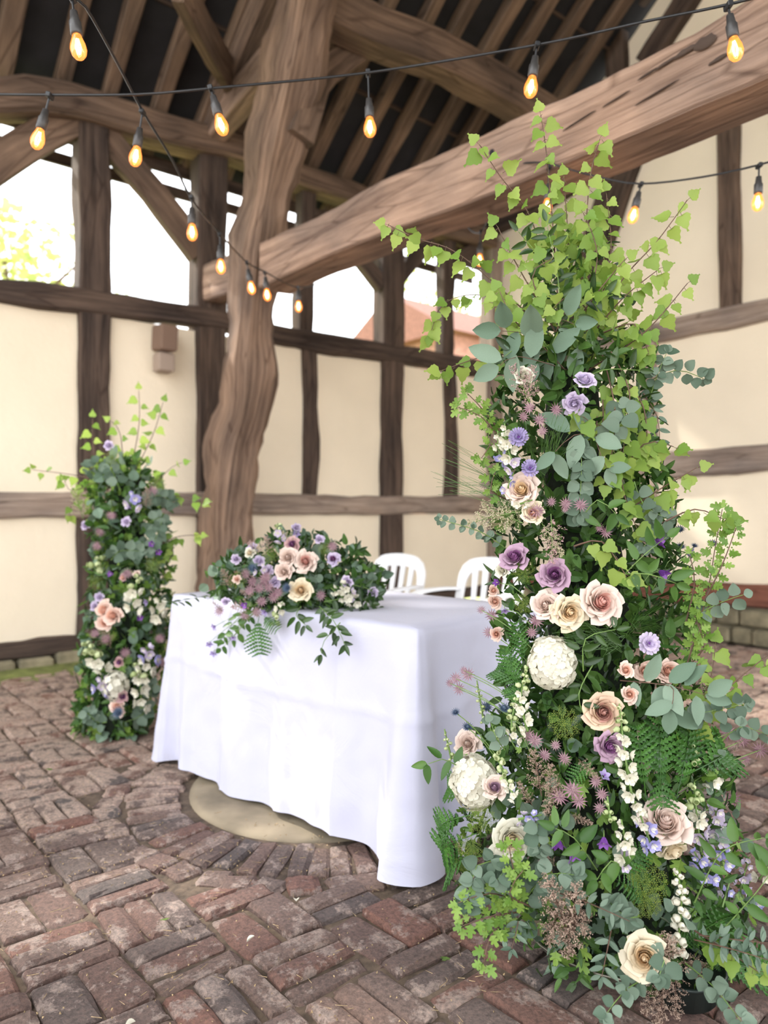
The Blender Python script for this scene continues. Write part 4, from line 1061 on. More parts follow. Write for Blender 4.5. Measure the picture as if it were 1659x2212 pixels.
def branch(parent, pts, kind, spacing, size, name, r=.002, stem='twig', hang=.5, start=.15, subleaf=True, pairs=False, clump=1, flat=False):
    """stem mesh + one leaf object per leaf"""
    ps = smooth_path(pts, .02); mb = MB(); tube(mb, ps, r, r * .45, 5)
    L_ = [0]
    for i in range(1, len(ps)): L_.append(L_[-1] + (ps[i] - ps[i - 1]).length)
    items = []; s = L_[-1] * start; side = 1
    while s < L_[-1]:
        i = next(k for k in range(len(L_)) if L_[k] >= s); p = ps[i]; t = (ps[min(len(ps) - 1, i + 1)] - ps[max(0, i - 1)]).normalized()
        tc_ = toward(p); lat = t.cross(tc_); lat = lat.normalized() if lat.length > .05 else Vector((1, 0, 0))
        if flat: tc_ = Vector((0, 0, 1)); lat = t.cross(tc_).normalized()
        for sd in ((1, -1) if pairs else (side,)):
            for c_ in range(clump):
                d = lat * sd * U(.5, 1.0) + t * U(.1, .5) + Vector((0, 0, -1)) * hang * U(.6, 1.4) + tc_ * U(-.35, .45)
                n = tc_ + Vector((U(-.6, .6), U(-.5, .5), U(-.3, .7)))
                items.append((p + Vector((U(-1, 1), U(-1, 1), U(-1, 1))) * size * .1, d, n, size * U(.72, 1.12)))
        side = -side; s += spacing * U(.8, 1.25)
    # tip leaf
    t = (ps[-1] - ps[-3]).normalized(); items.append((ps[-1], t + Vector((0, 0, -.3 * hang)), toward(ps[-1]), size * .8))
    protos = PR[kind]
    pet = []
    for (p, d, n, sz) in items:
        dn = d.normalized(); off = sz * (.28 if kind == 'birch' else .05); pet.append((p + dn * off, dn, n, sz))
        if kind == 'birch': tube(mb, [p, p + dn * off], .0007, .0006, 3, 0, False)
    if kind == 'haw':
        for (p, d, n, sz) in items[::2]:
            for k in range(3): blob(mb, p + Vector((U(-1, 1), U(-1, 1), U(-1, 1))) * sz * .5, .0022, 1)
    if not subleaf:
        for (p, dn, n, sz) in pet:
            pm = random.choice(protos); mb.add([v.co for v in pm.vertices], [tuple(f.vertices) for f in pm.polygons], 1, leafM(p, dn, n, sz))
    br = place(name, mb.mesh(name, [M[stem], protos[0].materials[0]], False, ps[0]), parent, Matrix.Translation(ps[0]))
    if subleaf:
        for (p, dn, n, sz) in pet: place(protos[0].name.split('.')[0], random.choice(protos), br, leafM(p, dn, n, sz))
    return br
def hydrangea(parent, pos, r, asp=1.15, nfl=70, mat=None, label=None):
    mb = MB(); rr = r * .62; lathe(mb, [(0, -rr), (rr * .7, -rr * .7), (rr, 0), (rr * .7, rr * .7), (0, rr)], 12)
    Mx = Matrix.Translation(pos) @ Matrix.Diagonal((1, 1, asp, 1)); o = place('hydrangea', mb.mesh('hydrangea', M['ivory'], True), parent, Mx)
    if label: o['label'] = label
    for k in range(nfl):
        z = 1 - 2 * (k + .5) / nfl; a = k * 2.39996; q = math.sqrt(1 - z * z); d = Vector((q * math.cos(a), q * math.sin(a), z))
        p = Vector(pos) + Vector((d.x * r, d.y * r, d.z * r * asp)) * U(.84, .97)
        place('floret', PR['hyd'], o, frame(p, d + Vector((U(-.25, .25), U(-.25, .25), U(-.25, .25))), U(0, 6), r * U(.27, .37)))
    return o
def spike(parent, pts, kinds, size, name='delphinium_spike', spacing=.017, around=3):
    """kinds: list of prototype meshes from tip to foot"""
    ps = smooth_path(pts, .012); mb = MB(); tube(mb, ps, .0016, .003, 5); o = place(name, mb.mesh(name, M['gstem'], False, ps[0]), parent, Matrix.Translation(ps[0]))
    L_ = [0]
    for i in range(1, len(ps)): L_.append(L_[-1] + (ps[i] - ps[i - 1]).length)
    s = .003; k = 0
    while s < L_[-1]:
        i = next(q for q in range(len(L_)) if L_[q] >= s); p = ps[i]; f = s / L_[-1]; m_ = kinds[min(len(kinds) - 1, int(f * len(kinds)))]
        t = (ps[min(len(ps) - 1, i + 1)] - ps[max(0, i - 1)]).normalized(); e = t.orthogonal().normalized(); g = t.cross(e)
        a = k * 2.4; d = e * math.cos(a) + g * math.sin(a); d = d + toward(p) * .7; d.normalize(); sz = size * (.55 + .45 * min(1, f * 2.2)) * U(.85, 1.15)
        place('floret', m_, o, frame(p + d * sz * .6, d + Vector((0, 0, -.35)), U(0, 6), sz)); s += spacing * (.6 + .4 * min(1, f * 2)); k += 1
    return o
def head(parent, name, mesh, pos, r, n=None, label=None, stem_to=None, stem='gstem', sr=.0012):
    n = n or (toward(pos) + Vector((U(-.5, .5), U(-.3, .3), U(-.1, .6)))); o = place(name, mesh, parent, frame(pos, n, U(0, 6), r))
    if label: o['label'] = label
    if stem_to is not None:
        mb = MB(); mid = (Vector(pos) + Vector(stem_to)) / 2 + Vector((0, 0, .01)); tube(mb, smooth_path([Vector(pos), mid, Vector(stem_to)], .03), sr, sr, 4)
        place('stem', mb.mesh('stem', M[stem]), o)
    return o
def plume(parent, base, tip, col, label=None, wide=1.0):
    base = Vector(base); tip = Vector(tip); L_ = (tip - base).length
    o = place('astilbe_plume', random.choice(PR['plume'][col]), parent, frame(base, tip - base, U(0, 6), 1) @ Matrix.Diagonal((L_ * wide, L_ * wide, L_, 1)))
    if label: o['label'] = label
    return o
def frond(parent, base, tip, n=None, wide=1.0):
    base = Vector(base); d = Vector(tip) - base; m = leafM(base, d, n or toward(base) + Vector((U(-.3, .3), 0, U(0, .4))), d.length) @ Matrix.Diagonal((wide, 1, 1, 1))
    return place('fern_frond', random.choice(PR['fern']), parent, m)

class Col:
    """a flower column: table of (y, centre x, half width) in the frame, at depth Zc"""
    def __init__(s, tab, Zc, k=1.0): s.t = tab; s.Z = Zc; s.k = k
    def at(s, y):
        t = s.t
        if y <= t[0][0]: return t[0][1], t[0][2]
        for a, b in zip(t, t[1:]):
            if y <= b[0]: f = (y - a[0]) / (b[0] - a[0]); return a[1] + (b[1] - a[1]) * f, a[2] + (b[2] - a[2]) * f
        return t[-1][1], t[-1][2]
    def on(s, x, y, lift=0.0):
        """point on the front surface seen at x, y"""
        c_, w = s.at(y); u = max(-1.0, min(1.0, (x - c_) / w)); Rm = w / FPX * s.Z
        Z = s.Z - Rm * math.sqrt(max(0, 1 - u * u)) * .95 * s.k - lift
        if y > 1200: Z = min(Z, (H - .03) * FPX / (y - 1106))
        return P(x, y, Z)
    def axis(s, y): return P(s.at(y)[0], y, s.Z)
def filler(parent, col, y0, y1, n, size, protos_geo, mats, seed, name='foliage', inner=.62, floor_z=.02, sh=1.0):
    rs = random.Random(seed); mb = MB()
    ys = []
    for k in range(n):
        while True:
            y = rs.uniform(y0, y1); c_, w = col.at(y)
            if rs.random() < w / max(t[2] for t in col.t): break
        ph = rs.uniform(0, 2 * PI)
        if rs.random() < .6: ph = rs.uniform(PI, 2 * PI)      # more towards the front
        q = rs.uniform(inner, 1.0) * sh; Rm = w / FPX * col.Z
        ctr = col.axis(y); out = Vector((math.cos(ph), math.sin(ph) * col.k, 0)); p = ctr + out * Rm * q
        if p.z < floor_z: p.z = floor_z + rs.uniform(0, .03)
        d = out * rs.uniform(.2, 1) + Vector((rs.gauss(0, .6), rs.gauss(0, .6), rs.gauss(0, .6))) + Vector((0, 0, rs.choice((-.5, .4, .7))))
        nn = out + Vector((rs.gauss(0, .6), rs.gauss(0, .6), rs.gauss(0, .6) + .4))
        g = rs.choice(protos_geo); mb.add(g[0], g[1], g[2], leafM(p, d, nn, size * rs.uniform(.6, 1.25)))
    return place(name, mb.mesh(name, mats), parent, None, kind='stuff')
def geo(mb, mi): return ([Vector(v) for v in mb.V], mb.F, mi)

# ================================================================== TALL FLOWER COLUMN (right)
RC = Col([(440, 1235, 55), (560, 1235, 80), (650, 1235, 115), (750, 1240, 155), (900, 1230, 185), (1050, 1245, 185), (1200, 1265, 195), (1350, 1275, 205), (1500, 1290, 215), (1600, 1290, 255), (1700, 1275, 295), (1800, 1275, 310), (1900, 1290, 310), (2000, 1330, 270), (2080, 1400, 190), (2160, 1420, 130)], 1.92, .85)
big = thing('flower_column', Vector((.66, 1.86, 0)), 'tall column of roses, delphiniums and birch sprays at the front right', 'flower arrangement')
mb = MB(); tube(mb, smooth_path([RC.axis(2060), RC.axis(1700), RC.axis(1300), RC.axis(1000), RC.axis(800)], .08), .165, .06, 14)
place('moss_core', mb.mesh('moss_core', M['core'], True), big)
mb = MB(); tube(mb, [RC.axis(900), P(1212, 690, 1.95), P(1208, 640, 1.95)], .014, .010, 8); place('stake', mb.mesh('stake', M['oak_grey']), big)
dc = Vector((.63, 1.97, 0))
mb = MB(); lathe(mb, [(.0, .004), (.235, .004), (.25, .014), (.268, .034), (.272, .040), (.265, .040), (.247, .020), (.235, .012), (0, .012)], 40, Matrix.Translation(dc)); place('base_dish', mb.mesh('base_dish', M['metal'], True), big, None, label='dull metal base dish')
bk = P(1465, 2050, 1.73); bk.z = 0
mb = MB(); lathe(mb, [(.0, .004), (.085, .004), (.100, .06), (.106, .065), (.102, .07), (.095, .06), (.0, .055)], 24, Matrix.Translation(bk)); place('bucket', mb.mesh('bucket', M['bucket'], True), big, None, label='dark green flower bucket')
gr = geo(oval_leaf(.36, .1, .85), 0); gm = geo(oval_leaf(.5, .15, .85), 1); ge_ = geo(oval_leaf(.9, .1, .9), 2); gh = geo(lobed_leaf(), 3); gb_ = geo(birch_leaf(1), 4)
FM = [M['ruscus'], M['midgreen'], M['euc2'], M['hawthorn'], M['birch']]
filler(big, RC, 500, 800, 330, .042, [gr, gr, gb_, gb_, gm], FM, 1, inner=.2)
filler(big, RC, 760, 1650, 3000, .045, [gr, gr, gr, gm, gm, gm], FM, 2, inner=.5)
filler(big, RC, 1550, 2120, 2300, .038, [gr, gr, gr, gm, gm, ge_, gh], FM, 3, inner=.5)
BL = [  # birch branches (x, y, Z) ...
 [(1212, 760, 1.9), (1195, 500, 1.86), (1180, 330, 1.84), (1168, 248, 1.84)],
 [(1200, 680, 1.9), (1150, 480, 1.85), (1080, 380, 1.8), (1035, 312, 1.8)],
 [(1235, 700, 1.9), (1262, 520, 1.86), (1275, 380, 1.83), (1296, 300, 1.82)],
 [(1200, 740, 1.9), (1100, 640, 1.83), (985, 545, 1.8), (900, 515, 1.8), (838, 485, 1.82)],
 [(1245, 760, 1.88), (1340, 610, 1.82), (1420, 520, 1.8), (1485, 432, 1.8)],
 [(1250, 760, 1.86), (1340, 650, 1.8), (1425, 580, 1.8)],
 [(1270, 800, 1.84), (1390, 720, 1.78), (1485, 612, 1.78)],
 [(1190, 800, 1.9), (1080, 765, 1.86), (955, 800, 1.86)],
 [(1180, 720, 2.0), (1050, 640, 2.1), (960, 655, 2.15), (930, 720, 2.15)],
 [(1240, 700, 1.9), (1225, 480, 1.9), (1218, 385, 1.9)],
 [(1270, 740, 1.88), (1318, 560, 1.84), (1310, 420, 1.84)],
 [(1250, 720, 1.84), (1290, 560, 1.8), (1260, 460, 1.8)],
 [(1320, 760, 1.78), (1360, 850, 1.73), (1345, 980, 1.72)],
 [(1300, 830, 1.78), (1300, 920, 1.72), (1260, 900, 1.7)],
 [(1330, 1120, 1.76), (1420, 1060, 1.72), (1505, 1010, 1.72)],
 [(1320, 1060, 1.76), (1390, 960, 1.73), (1455, 965, 1.73)],
 [(1340, 900, 1.76), (1345, 1050, 1.72), (1375, 1140, 1.72)],
 [(1190, 700, 1.86), (1110, 560, 1.82), (1075, 490, 1.82)],
 [(1200, 720, 1.82), (1150, 600, 1.78), (1190, 560, 1.78)],
 [(1480, 1620, 1.75), (1560, 1500, 1.7), (1665, 1410, 1.7)],
 [(1300, 760, 1.8), (1330, 900, 1.72), (1310, 1040, 1.70)], [(1350, 820, 1.8), (1390, 880, 1.74), (1400, 980, 1.74)], [(1290, 700, 1.82), (1240, 640, 1.76), (1200, 660, 1.75)], [(1300, 720, 1.82), (1370, 700, 1.76), (1400, 760, 1.76)], [(1180, 760, 1.84), (1110, 690, 1.78), (1080, 630, 1.78)], [(1240, 700, 1.82), (1300, 620, 1.76), (1350, 560, 1.76)],
 [(1470, 1600, 1.75), (1530, 1480, 1.72), (1545, 1395, 1.72)],
 [(1430, 1130, 1.72), (1500, 1100, 1.7), (1560, 1120, 1.7)],
 [(1240, 1180, 1.7), (1300, 1170, 1.67), (1350, 1240, 1.66)],
 [(1500, 2010, 1.62), (1580, 2060, 1.56), (1640, 2100, 1.55)],
]
for b_ in BL: branch(big, [P(*p) for p in b_], 'birch', .021, .040, 'birch_branch', .0022, 'twig', 1.0, .22)
# ruscus spray at the top and dark sprays in the body
for b_ in [[(1215, 760, 1.86), (1190, 600, 1.82), (1120, 500, 1.8)], [(1212, 740, 1.84), (1205, 600, 1.8), (1180, 480, 1.8)], [(1225, 780, 1.8), (1260, 650, 1.76), (1320, 640, 1.76)], [(1220, 800, 1.8), (1160, 730, 1.77), (1090, 770, 1.76)], [(1230, 840, 1.8), (1300, 800, 1.75), (1380, 800, 1.74)],
           [(1260, 1450, 1.68), (1265, 1380, 1.66), (1330, 1360, 1.66)], [(1290, 1420, 1.68), (1250, 1500, 1.65), (1270, 1560, 1.65)]]:
    branch(big, [P(*p) for p in b_], 'ruscus', .018, .044, 'ruscus_spray', .0018, 'gstem', .1, .1)
for b_ in [[(1250, 1130, 1.7), (1290, 1080, 1.67), (1330, 1110, 1.66)], [(1330, 1260, 1.7), (1390, 1200, 1.66), (1440, 1160, 1.66)], [(1350, 1240, 1.68), (1400, 1240, 1.64), (1460, 1260, 1.64)], [(1290, 1880, 1.58), (1240, 1810, 1.54), (1200, 1790, 1.54)], [(1350, 1880, 1.56), (1320, 1860, 1.52), (1290, 1900, 1.52)], [(1560, 2010, 1.6), (1640, 1920, 1.56), (1680, 1860, 1.56)], [(1500, 1950, 1.62), (1560, 1840, 1.6), (1650, 1810, 1.6)], [(1000, 1660, 1.74), (955, 1640, 1.72), (925, 1650, 1.72)]]:
    branch(big, [P(*p) for p in b_], 'mid', .024, .048, 'leafy_stem', .0018, 'gstem', .2, .1)
# eucalyptus
for b_, kd, sp, sz in [([(1250, 830, 1.8), (1150, 730, 1.76), (1085, 715, 1.74)], 'oval', .03, .085), ([(1230, 800, 1.8), (1120, 770, 1.74), (1080, 790, 1.73)], 'oval', .035, .085), ([(1200, 720, 1.8), (1215, 690, 1.76), (1240, 700, 1.75)], 'oval', .03, .07),
    ([(1300, 940, 1.74), (1240, 940, 1.7), (1200, 975, 1.69)], 'oval', .035, .075), ([(1290, 900, 1.74), (1290, 960, 1.69), (1310, 1010, 1.69)], 'oval', .035, .06),
    ([(1400, 870, 1.8), (1420, 810, 1.77), (1440, 762, 1.77)], 'round', .016, .027), ([(1390, 830, 1.8), (1460, 800, 1.77), (1520, 818, 1.77)], 'round', .022, .028), ([(1390, 850, 1.8), (1420, 900, 1.77), (1425, 950, 1.77)], 'small', .014, .03),
    ([(1255, 920, 1.72), (1256, 1020, 1.69), (1250, 1110, 1.69)], 'round', .014, .036), ([(1330, 860, 1.74), (1350, 900, 1.7), (1320, 940, 1.7)], 'round', .02, .042), ([(1370, 1040, 1.74), (1390, 1090, 1.72), (1440, 1120, 1.72)], 'round', .016, .030),
    ([(1400, 1110, 1.74), (1420, 1150, 1.72), (1390, 1180, 1.7)], 'round', .02, .03), ([(1500, 1330, 1.74), (1560, 1300, 1.7), (1605, 1285, 1.7)], 'round', .026, .030),
    ([(1460, 1560, 1.7), (1520, 1540, 1.66), (1610, 1520, 1.66)], 'round', .015, .030), ([(1340, 1470, 1.7), (1440, 1480, 1.62), (1520, 1500, 1.6)], 'oval', .03, .075), ([(1430, 1470, 1.66), (1455, 1490, 1.6), (1450, 1530, 1.6)], 'oval', .03, .07),
    ([(1100, 1950, 1.66), (1060, 1860, 1.58), (1030, 1870, 1.57), (1010, 1950, 1.56)], 'round', .012, .034), ([(1130, 1930, 1.62), (1090, 1880, 1.56), (1075, 1900, 1.55)], 'round', .015, .030), ([(1130, 1950, 1.62), (1180, 1890, 1.55), (1240, 1890, 1.53)], 'round', .014, .032), ([(1180, 1800, 1.62), (1160, 1780, 1.56), (1165, 1830, 1.56)], 'round', .014, .032),
    ([(1210, 1930, 1.58), (1270, 1950, 1.52), (1360, 1990, 1.5)], 'small', .016, .032), ([(1320, 2010, 1.6), (1310, 2060, 1.55), (1300, 2110, 1.54)], 'small', .014, .032), ([(1380, 1980, 1.6), (1350, 1980, 1.54), (1320, 1950, 1.53)], 'round', .016, .034), ([(1400, 2110, 1.58), (1350, 2140, 1.52), (1310, 2190, 1.5)], 'round', .018, .026),
    ([(1480, 2080, 1.62), (1540, 2130, 1.56), (1600, 2205, 1.5)], 'round', .016, .032), ([(1500, 2030, 1.6), (1580, 2050, 1.54), (1680, 2080, 1.52)], 'small', .010, .030), ([(1510, 2020, 1.6), (1590, 2030, 1.55), (1690, 2040, 1.54)], 'small', .010, .030), ([(1410, 2060, 1.56), (1435, 2075, 1.5), (1425, 2105, 1.49)], 'round', .03, .036),
    ([(1100, 1190, 1.8), (1040, 1150, 1.77), (950, 1122, 1.77)], 'round', .010, .017), ([(1100, 2000, 1.64), (1120, 1990, 1.6), (1105, 2050, 1.56)], 'small', .014, .026), ([(1090, 1620, 1.68), (1070, 1590, 1.66), (1060, 1560, 1.66)], 'round', .02, .026), ([(1560, 1600, 1.66), (1600, 1570, 1.63), (1665, 1590, 1.62)], 'round', .02, .028)]:
    branch(big, [P(*p) for p in b_], kd, sp, sz, 'eucalyptus_stem', .0016, 'twig' if kd != 'round' else 'gstem', .15, .12, True, kd != 'oval')
# hawthorn
for b_ in [[(1090, 960, 1.8), (1040, 900, 1.77), (990, 880, 1.77)], [(1080, 930, 1.8), (1030, 870, 1.78), (1010, 850, 1.78)], [(1090, 1000, 1.8), (1060, 960, 1.76), (1040, 990, 1.76)], [(1100, 1080, 1.78), (1060, 1060, 1.76), (1070, 1020, 1.76)],
           [(1440, 1560, 1.78), (1495, 1400, 1.74), (1530, 1270, 1.72), (1545, 1180, 1.72), (1560, 1100, 1.72)], [(1470, 1450, 1.76), (1520, 1400, 1.73), (1500, 1330, 1.72)], [(1520, 1300, 1.72), (1560, 1220, 1.70), (1590, 1140, 1.70)], [(1480, 1350, 1.74), (1500, 1260, 1.72), (1490, 1200, 1.72)],
           [(1120, 1950, 1.66), (1060, 1930, 1.57), (990, 1950, 1.55)], [(1120, 1970, 1.66), (1060, 1980, 1.56), (1000, 2000, 1.55)], [(1130, 1900, 1.62), (1110, 1880, 1.55), (1100, 1830, 1.55)], [(1100, 1990, 1.62), (1060, 2020, 1.55), (1045, 2080, 1.54)], [(1150, 1960, 1.6), (1100, 1930, 1.54), (1130, 1880, 1.54)]]:
    branch(big, [P(*p) for p in b_], 'haw', .010, .028, 'hawthorn_branch', .0022, 'twig', .1, .1, True, False, 1)
# ferns
for b_, t_ in [((1395, 1720), (1370, 1560)), ((1425, 1720), (1420, 1545)), ((1460, 1730), (1490, 1555)), ((1470, 1680), (1585, 1605)), ((1430, 1640), (1440, 1790)), ((1020, 1760), (935, 1800)), ((1030, 1720), (955, 1700)), ((1030, 1800), (940, 1850)), ((1040, 1850), (955, 1890)), ((1130, 1500), (1085, 1395)), ((1140, 1500), (1060, 1440)), ((1130, 1440), (1110, 1340)), ((1150, 1540), (1090, 1480)), ((1460, 2050), (1600, 1960)), ((1440, 2040), (1520, 2020)), ((1490, 2080), (1680, 2090)), ((1310, 1900), (1400, 1830)), ((1290, 1640), (1230, 1690)), ((1390, 1960), (1340, 1900))]:
    frond(big, RC.on(*b_, .04), RC.on(*t_, .06 if b_[1] < 2000 else .1), None, .9)
# fennel-like wisps
mb = MB()
for (bx0, by0, cx0, cy0, sp) in [(1130, 1090, 990, 1010, 60), (1160, 1040, 1100, 960, 50), (1330, 1390, 1250, 1360, 60), (1360, 1360, 1450, 1330, 60), (1180, 1000, 1200, 930, 40)]:
    for k in range(34):
        a = RC.on(bx0 + U(-20, 20), by0 + U(-20, 20), .03); b2 = RC.on(cx0 + U(-sp, sp), cy0 + U(-sp, sp), .06)
        tube(mb, [a, (a + b2) / 2 + Vector((0, 0, U(-.01, .02))), b2], .0006, .0004, 3, 0, False)
place('wispy_stems', mb.mesh('wispy_stems', M['midgreen']), big, None, kind='stuff')
# roses  (x, y, radius px, heart, outer, facing x, facing z, outer petals)
RS = [(1128, 1058, 40, 'creamin', 'blush', -.4, .25, 9), (1152, 1108, 26, 'peachin', 'cream', -.2, .1, 7), (1113, 1205, 34, 'mauvein', 'mauve', -.5, .7, 7), (1198, 1242, 36, 'mauvein', 'mauve', -.35, .25, 7), (1180, 1308, 35, 'blush', 'blush', -.5, .4, 7),
      (1230, 1322, 40, 'creamin', 'cream', .0, .0, 10), (1297, 1302, 46, 'blushin', 'blush', .1, .25, 11), (1302, 1538, 42, 'beigein', 'beige', -.1, .15, 10), (1316, 1612, 32, 'mauvein', 'mauve', .1, .0, 9), (1438, 1778, 52, 'blush', 'blush', -.2, 1.0, 8),
      (1452, 1835, 30, 'cream', 'cream', .2, -.7, 5), (1392, 2068, 46, 'creamin', 'cream', -.4, .4, 9), (1010, 1606, 32, 'blush', 'blush', -.4, .5, 8), (1068, 1702, 27, 'mauve', 'blush', -.1, .8, 7), (978, 1832, 22, 'mauvein', 'astpink', -.6, .1, 6),
      (1103, 1815, 42, 'cream', 'ivory', .1, .2, 11)]
for (x, y, r, ci, co, fx, fz, no) in RS:
    rose(big, RC.on(x, y, .055 if y < 2000 else .17), Vector((fx, -1, fz)), r / FPX * 1.66, ci, co, no)
for (x, y, r) in [(1352, 1448, 19), (1393, 1450, 26), (1443, 1450, 29), (1360, 1500, 20), (1069, 1300, 19), (1072, 1370, 18), (1066, 1276, 15)]:
    rose(big, RC.on(x, y, .06), Vector((U(-.3, .3), -1, U(0, .4))), r / FPX * 1.66, 'peachin', 'peach', 6, True, None, 'spray_rose')
for (x, y, r, fx, fz) in [(1264, 822, 24, 0, .7), (1240, 872, 26, -.3, -.5), (1085, 1232, 18, -.8, .3), (1130, 812, 22, 0, .3)]:
    rose(big, RC.on(x, y, .06), Vector((fx, -1, fz)), r / FPX * 1.68, 'lilac' if y < 900 and x > 1200 else 'ivory', 'lilac' if y < 900 and x > 1200 else 'ivory', 7, False, None, 'lisianthus')
hydrangea(big, RC.on(1192, 1432, .03), .054, 1.22, 84, label='large ivory hydrangea head')
hydrangea(big, RC.on(1024, 1690, .04), .056, 1.18, 84, label='ivory hydrangea head beside the cloth')
# plumes
for (bx0, by0, tx, ty, cc, wd_) in [(1150, 880, 1110, 790, 'astpink', 1), (1140, 870, 1150, 790, 'astpink', 1), (1150, 1100, 1010, 1130, 'astcream', .8), (1130, 1130, 1040, 1090, 'astcream', .9), (1190, 1110, 1195, 1215, 'astpink', .9), (1170, 1130, 1215, 1200, 'astcream', .8),
        (1170, 1720, 1150, 1620, 'asttan', 1), (1190, 1730, 1190, 1650, 'asttan', 1), (1210, 1680, 1180, 1760, 'asttan', 1), (1150, 1740, 1120, 1690, 'asttan', .9), (1250, 1640, 1290, 1680, 'asttan', .9), (1230, 1760, 1280, 1780, 'asttan', .8),
        (1225, 2020, 1185, 1900, 'asttan', .75), (1238, 2020, 1245, 1915, 'asttan', .75), (1235, 1960, 1225, 2060, 'asttan', .8), (1205, 1970, 1185, 2040, 'asttan', .7), (1250, 1950, 1265, 2020, 'asttan', .7), (1200, 1850, 1170, 1880, 'asttan', 1.2),
        (1440, 2100, 1440, 2030, 'asttan', 1.2), (1500, 2060, 1510, 2120, 'asttan', 1.2), (1420, 2080, 1350, 2110, 'asttan', 1), (1440, 2100, 1390, 2190, 'asttan', 1), (1460, 2090, 1460, 2200, 'asttan', 1), (1440, 2110, 1420, 2215, 'asttan', 1), (1470, 2080, 1530, 2090, 'asttan', 1),
        (1540, 1500, 1490, 1470, 'astpink', .9), (1500, 1490, 1560, 1480, 'astcream', .7), (1560, 1660, 1600, 1600, 'astpink', .6)]:
    lf = .05 if by0 < 1900 else .10
    a = RC.on(bx0, by0, lf); b2 = RC.on(tx, ty, lf + .03); a.z = max(a.z, .02); b2.z = max(b2.z, .025)
    plume(big, a, b2, cc, None, wd_)
# astrantia
for (x, y, r) in [(1145, 882, 17), (1200, 886, 16), (1165, 908, 16), (1130, 900, 14), (1172, 932, 13), (1222, 1088, 15), (1192, 1084, 12), (1254, 1092, 17), (1160, 1104, 18), (1145, 1118, 15), (1046, 1046, 13), (1308, 1150, 15), (1294, 1140, 11), (1062, 1330, 17), (1040, 1318, 12), (1056, 1366, 15),
                  (1158, 1342, 18), (1148, 1366, 14), (985, 1466, 16), (1012, 1458, 18), (972, 1476, 12), (992, 1488, 16), (1002, 1448, 11), (1155, 1600, 18), (1140, 1588, 16), (1176, 1632, 16), (1218, 1640, 16), (1208, 1722, 19), (1236, 1708, 22), (1250, 1730, 17), (1288, 1688, 15), (1300, 1716, 14), (1296, 1746, 13),
                  (1572, 1584, 20), (1604, 1600, 18), (1584, 1724, 20), (1642, 1620, 20), (1610, 1640, 13), (1200, 1610, 12), (1222, 1100, 10)]:
    p = RC.on(x, y, .06); c_, w = RC.at(y); tx = x + (c_ - x) * .5
    head(big, 'astrantia_flower', PR['ast'], p, r / FPX * 1.66, None, None, RC.on(tx, y + 90, .0) if abs(x - c_) > .7 * w else None)
for (x, y, r, k, fx, fz) in [(1204, 1826, 26, 'purple', 0, -.9), (1236, 1856, 26, 'purple', .2, -.8), (1303, 1822, 26, 'purple', -.2, -.6), (1304, 1684, 22, 'violet', .3, .6), (1423, 1180, 30, 'purple', 1.4, .1), (1495, 1206, 30, 'violet', 1.6, -.4), (1428, 1246, 28, 'purple', .6, -.5), (1090, 1330, 18, 'violet', 0, -.9), (1072, 1268, 18, 'purple', -.8, .2)]:
    head(big, 'clematis_flower', PR['clem'][k], RC.on(x - fx * 8, y - 10 + fz * 6, .07), r / FPX * 1.6, Vector((fx, -.7, fz)), None, RC.on(x + (1280 - x) * .3, y + 20, .02))
for (x, y, r) in [(1120, 945, 24), (1145, 1012, 22), (1400, 1390, 27)]: head(big, 'love_in_a_mist', PR['scab'] if x < 1200 else PR['nig'], RC.on(x, y, .07), r / FPX * 1.66, Vector((U(-.2, .2), -1, .2)))
for (x, y, r) in [(1468, 1146, 16), (1470, 1182, 14), (1540, 1176, 15), (985, 1540, 13), (1050, 1530, 18), (1090, 1532, 16), (1010, 1572, 15), (1500, 1180, 10)]:
    head(big, 'sea_holly', PR['thistle'], RC.on(x, y, .06), r / FPX * 1.7, Vector((U(-.5, .5), -.6, .8)), None, RC.on(x + (1270 - x) * .3, y + 90, .0))
for (x, y, r, fx, fz) in [(1135, 1240, 30, -.6, .6), (1135, 1300, 26, -.6, -.3), (1215, 1560, 38, 0, .2), (1020, 1822, 36, -.5, -.2), (1042, 1778, 34, -.2, .9), (1393, 1905, 44, 0, .5), (1390, 1940, 36, 0, 0), (1085, 1128, 30, -.3, .5), (1000, 1860, 22, -.6, -.4)]:
    rr = r / FPX * 1.6; n_ = Vector((fx, -1, fz)).normalized(); o = head(big, 'umbel', random.choice(PR['umbel']), RC.on(x, y, .03) , rr, n_)
D = PR['del']; iv, bu, li, bell, gb = D['ivory'], D['blue'], D['lilac'], PR['bell'], PR['gbud']
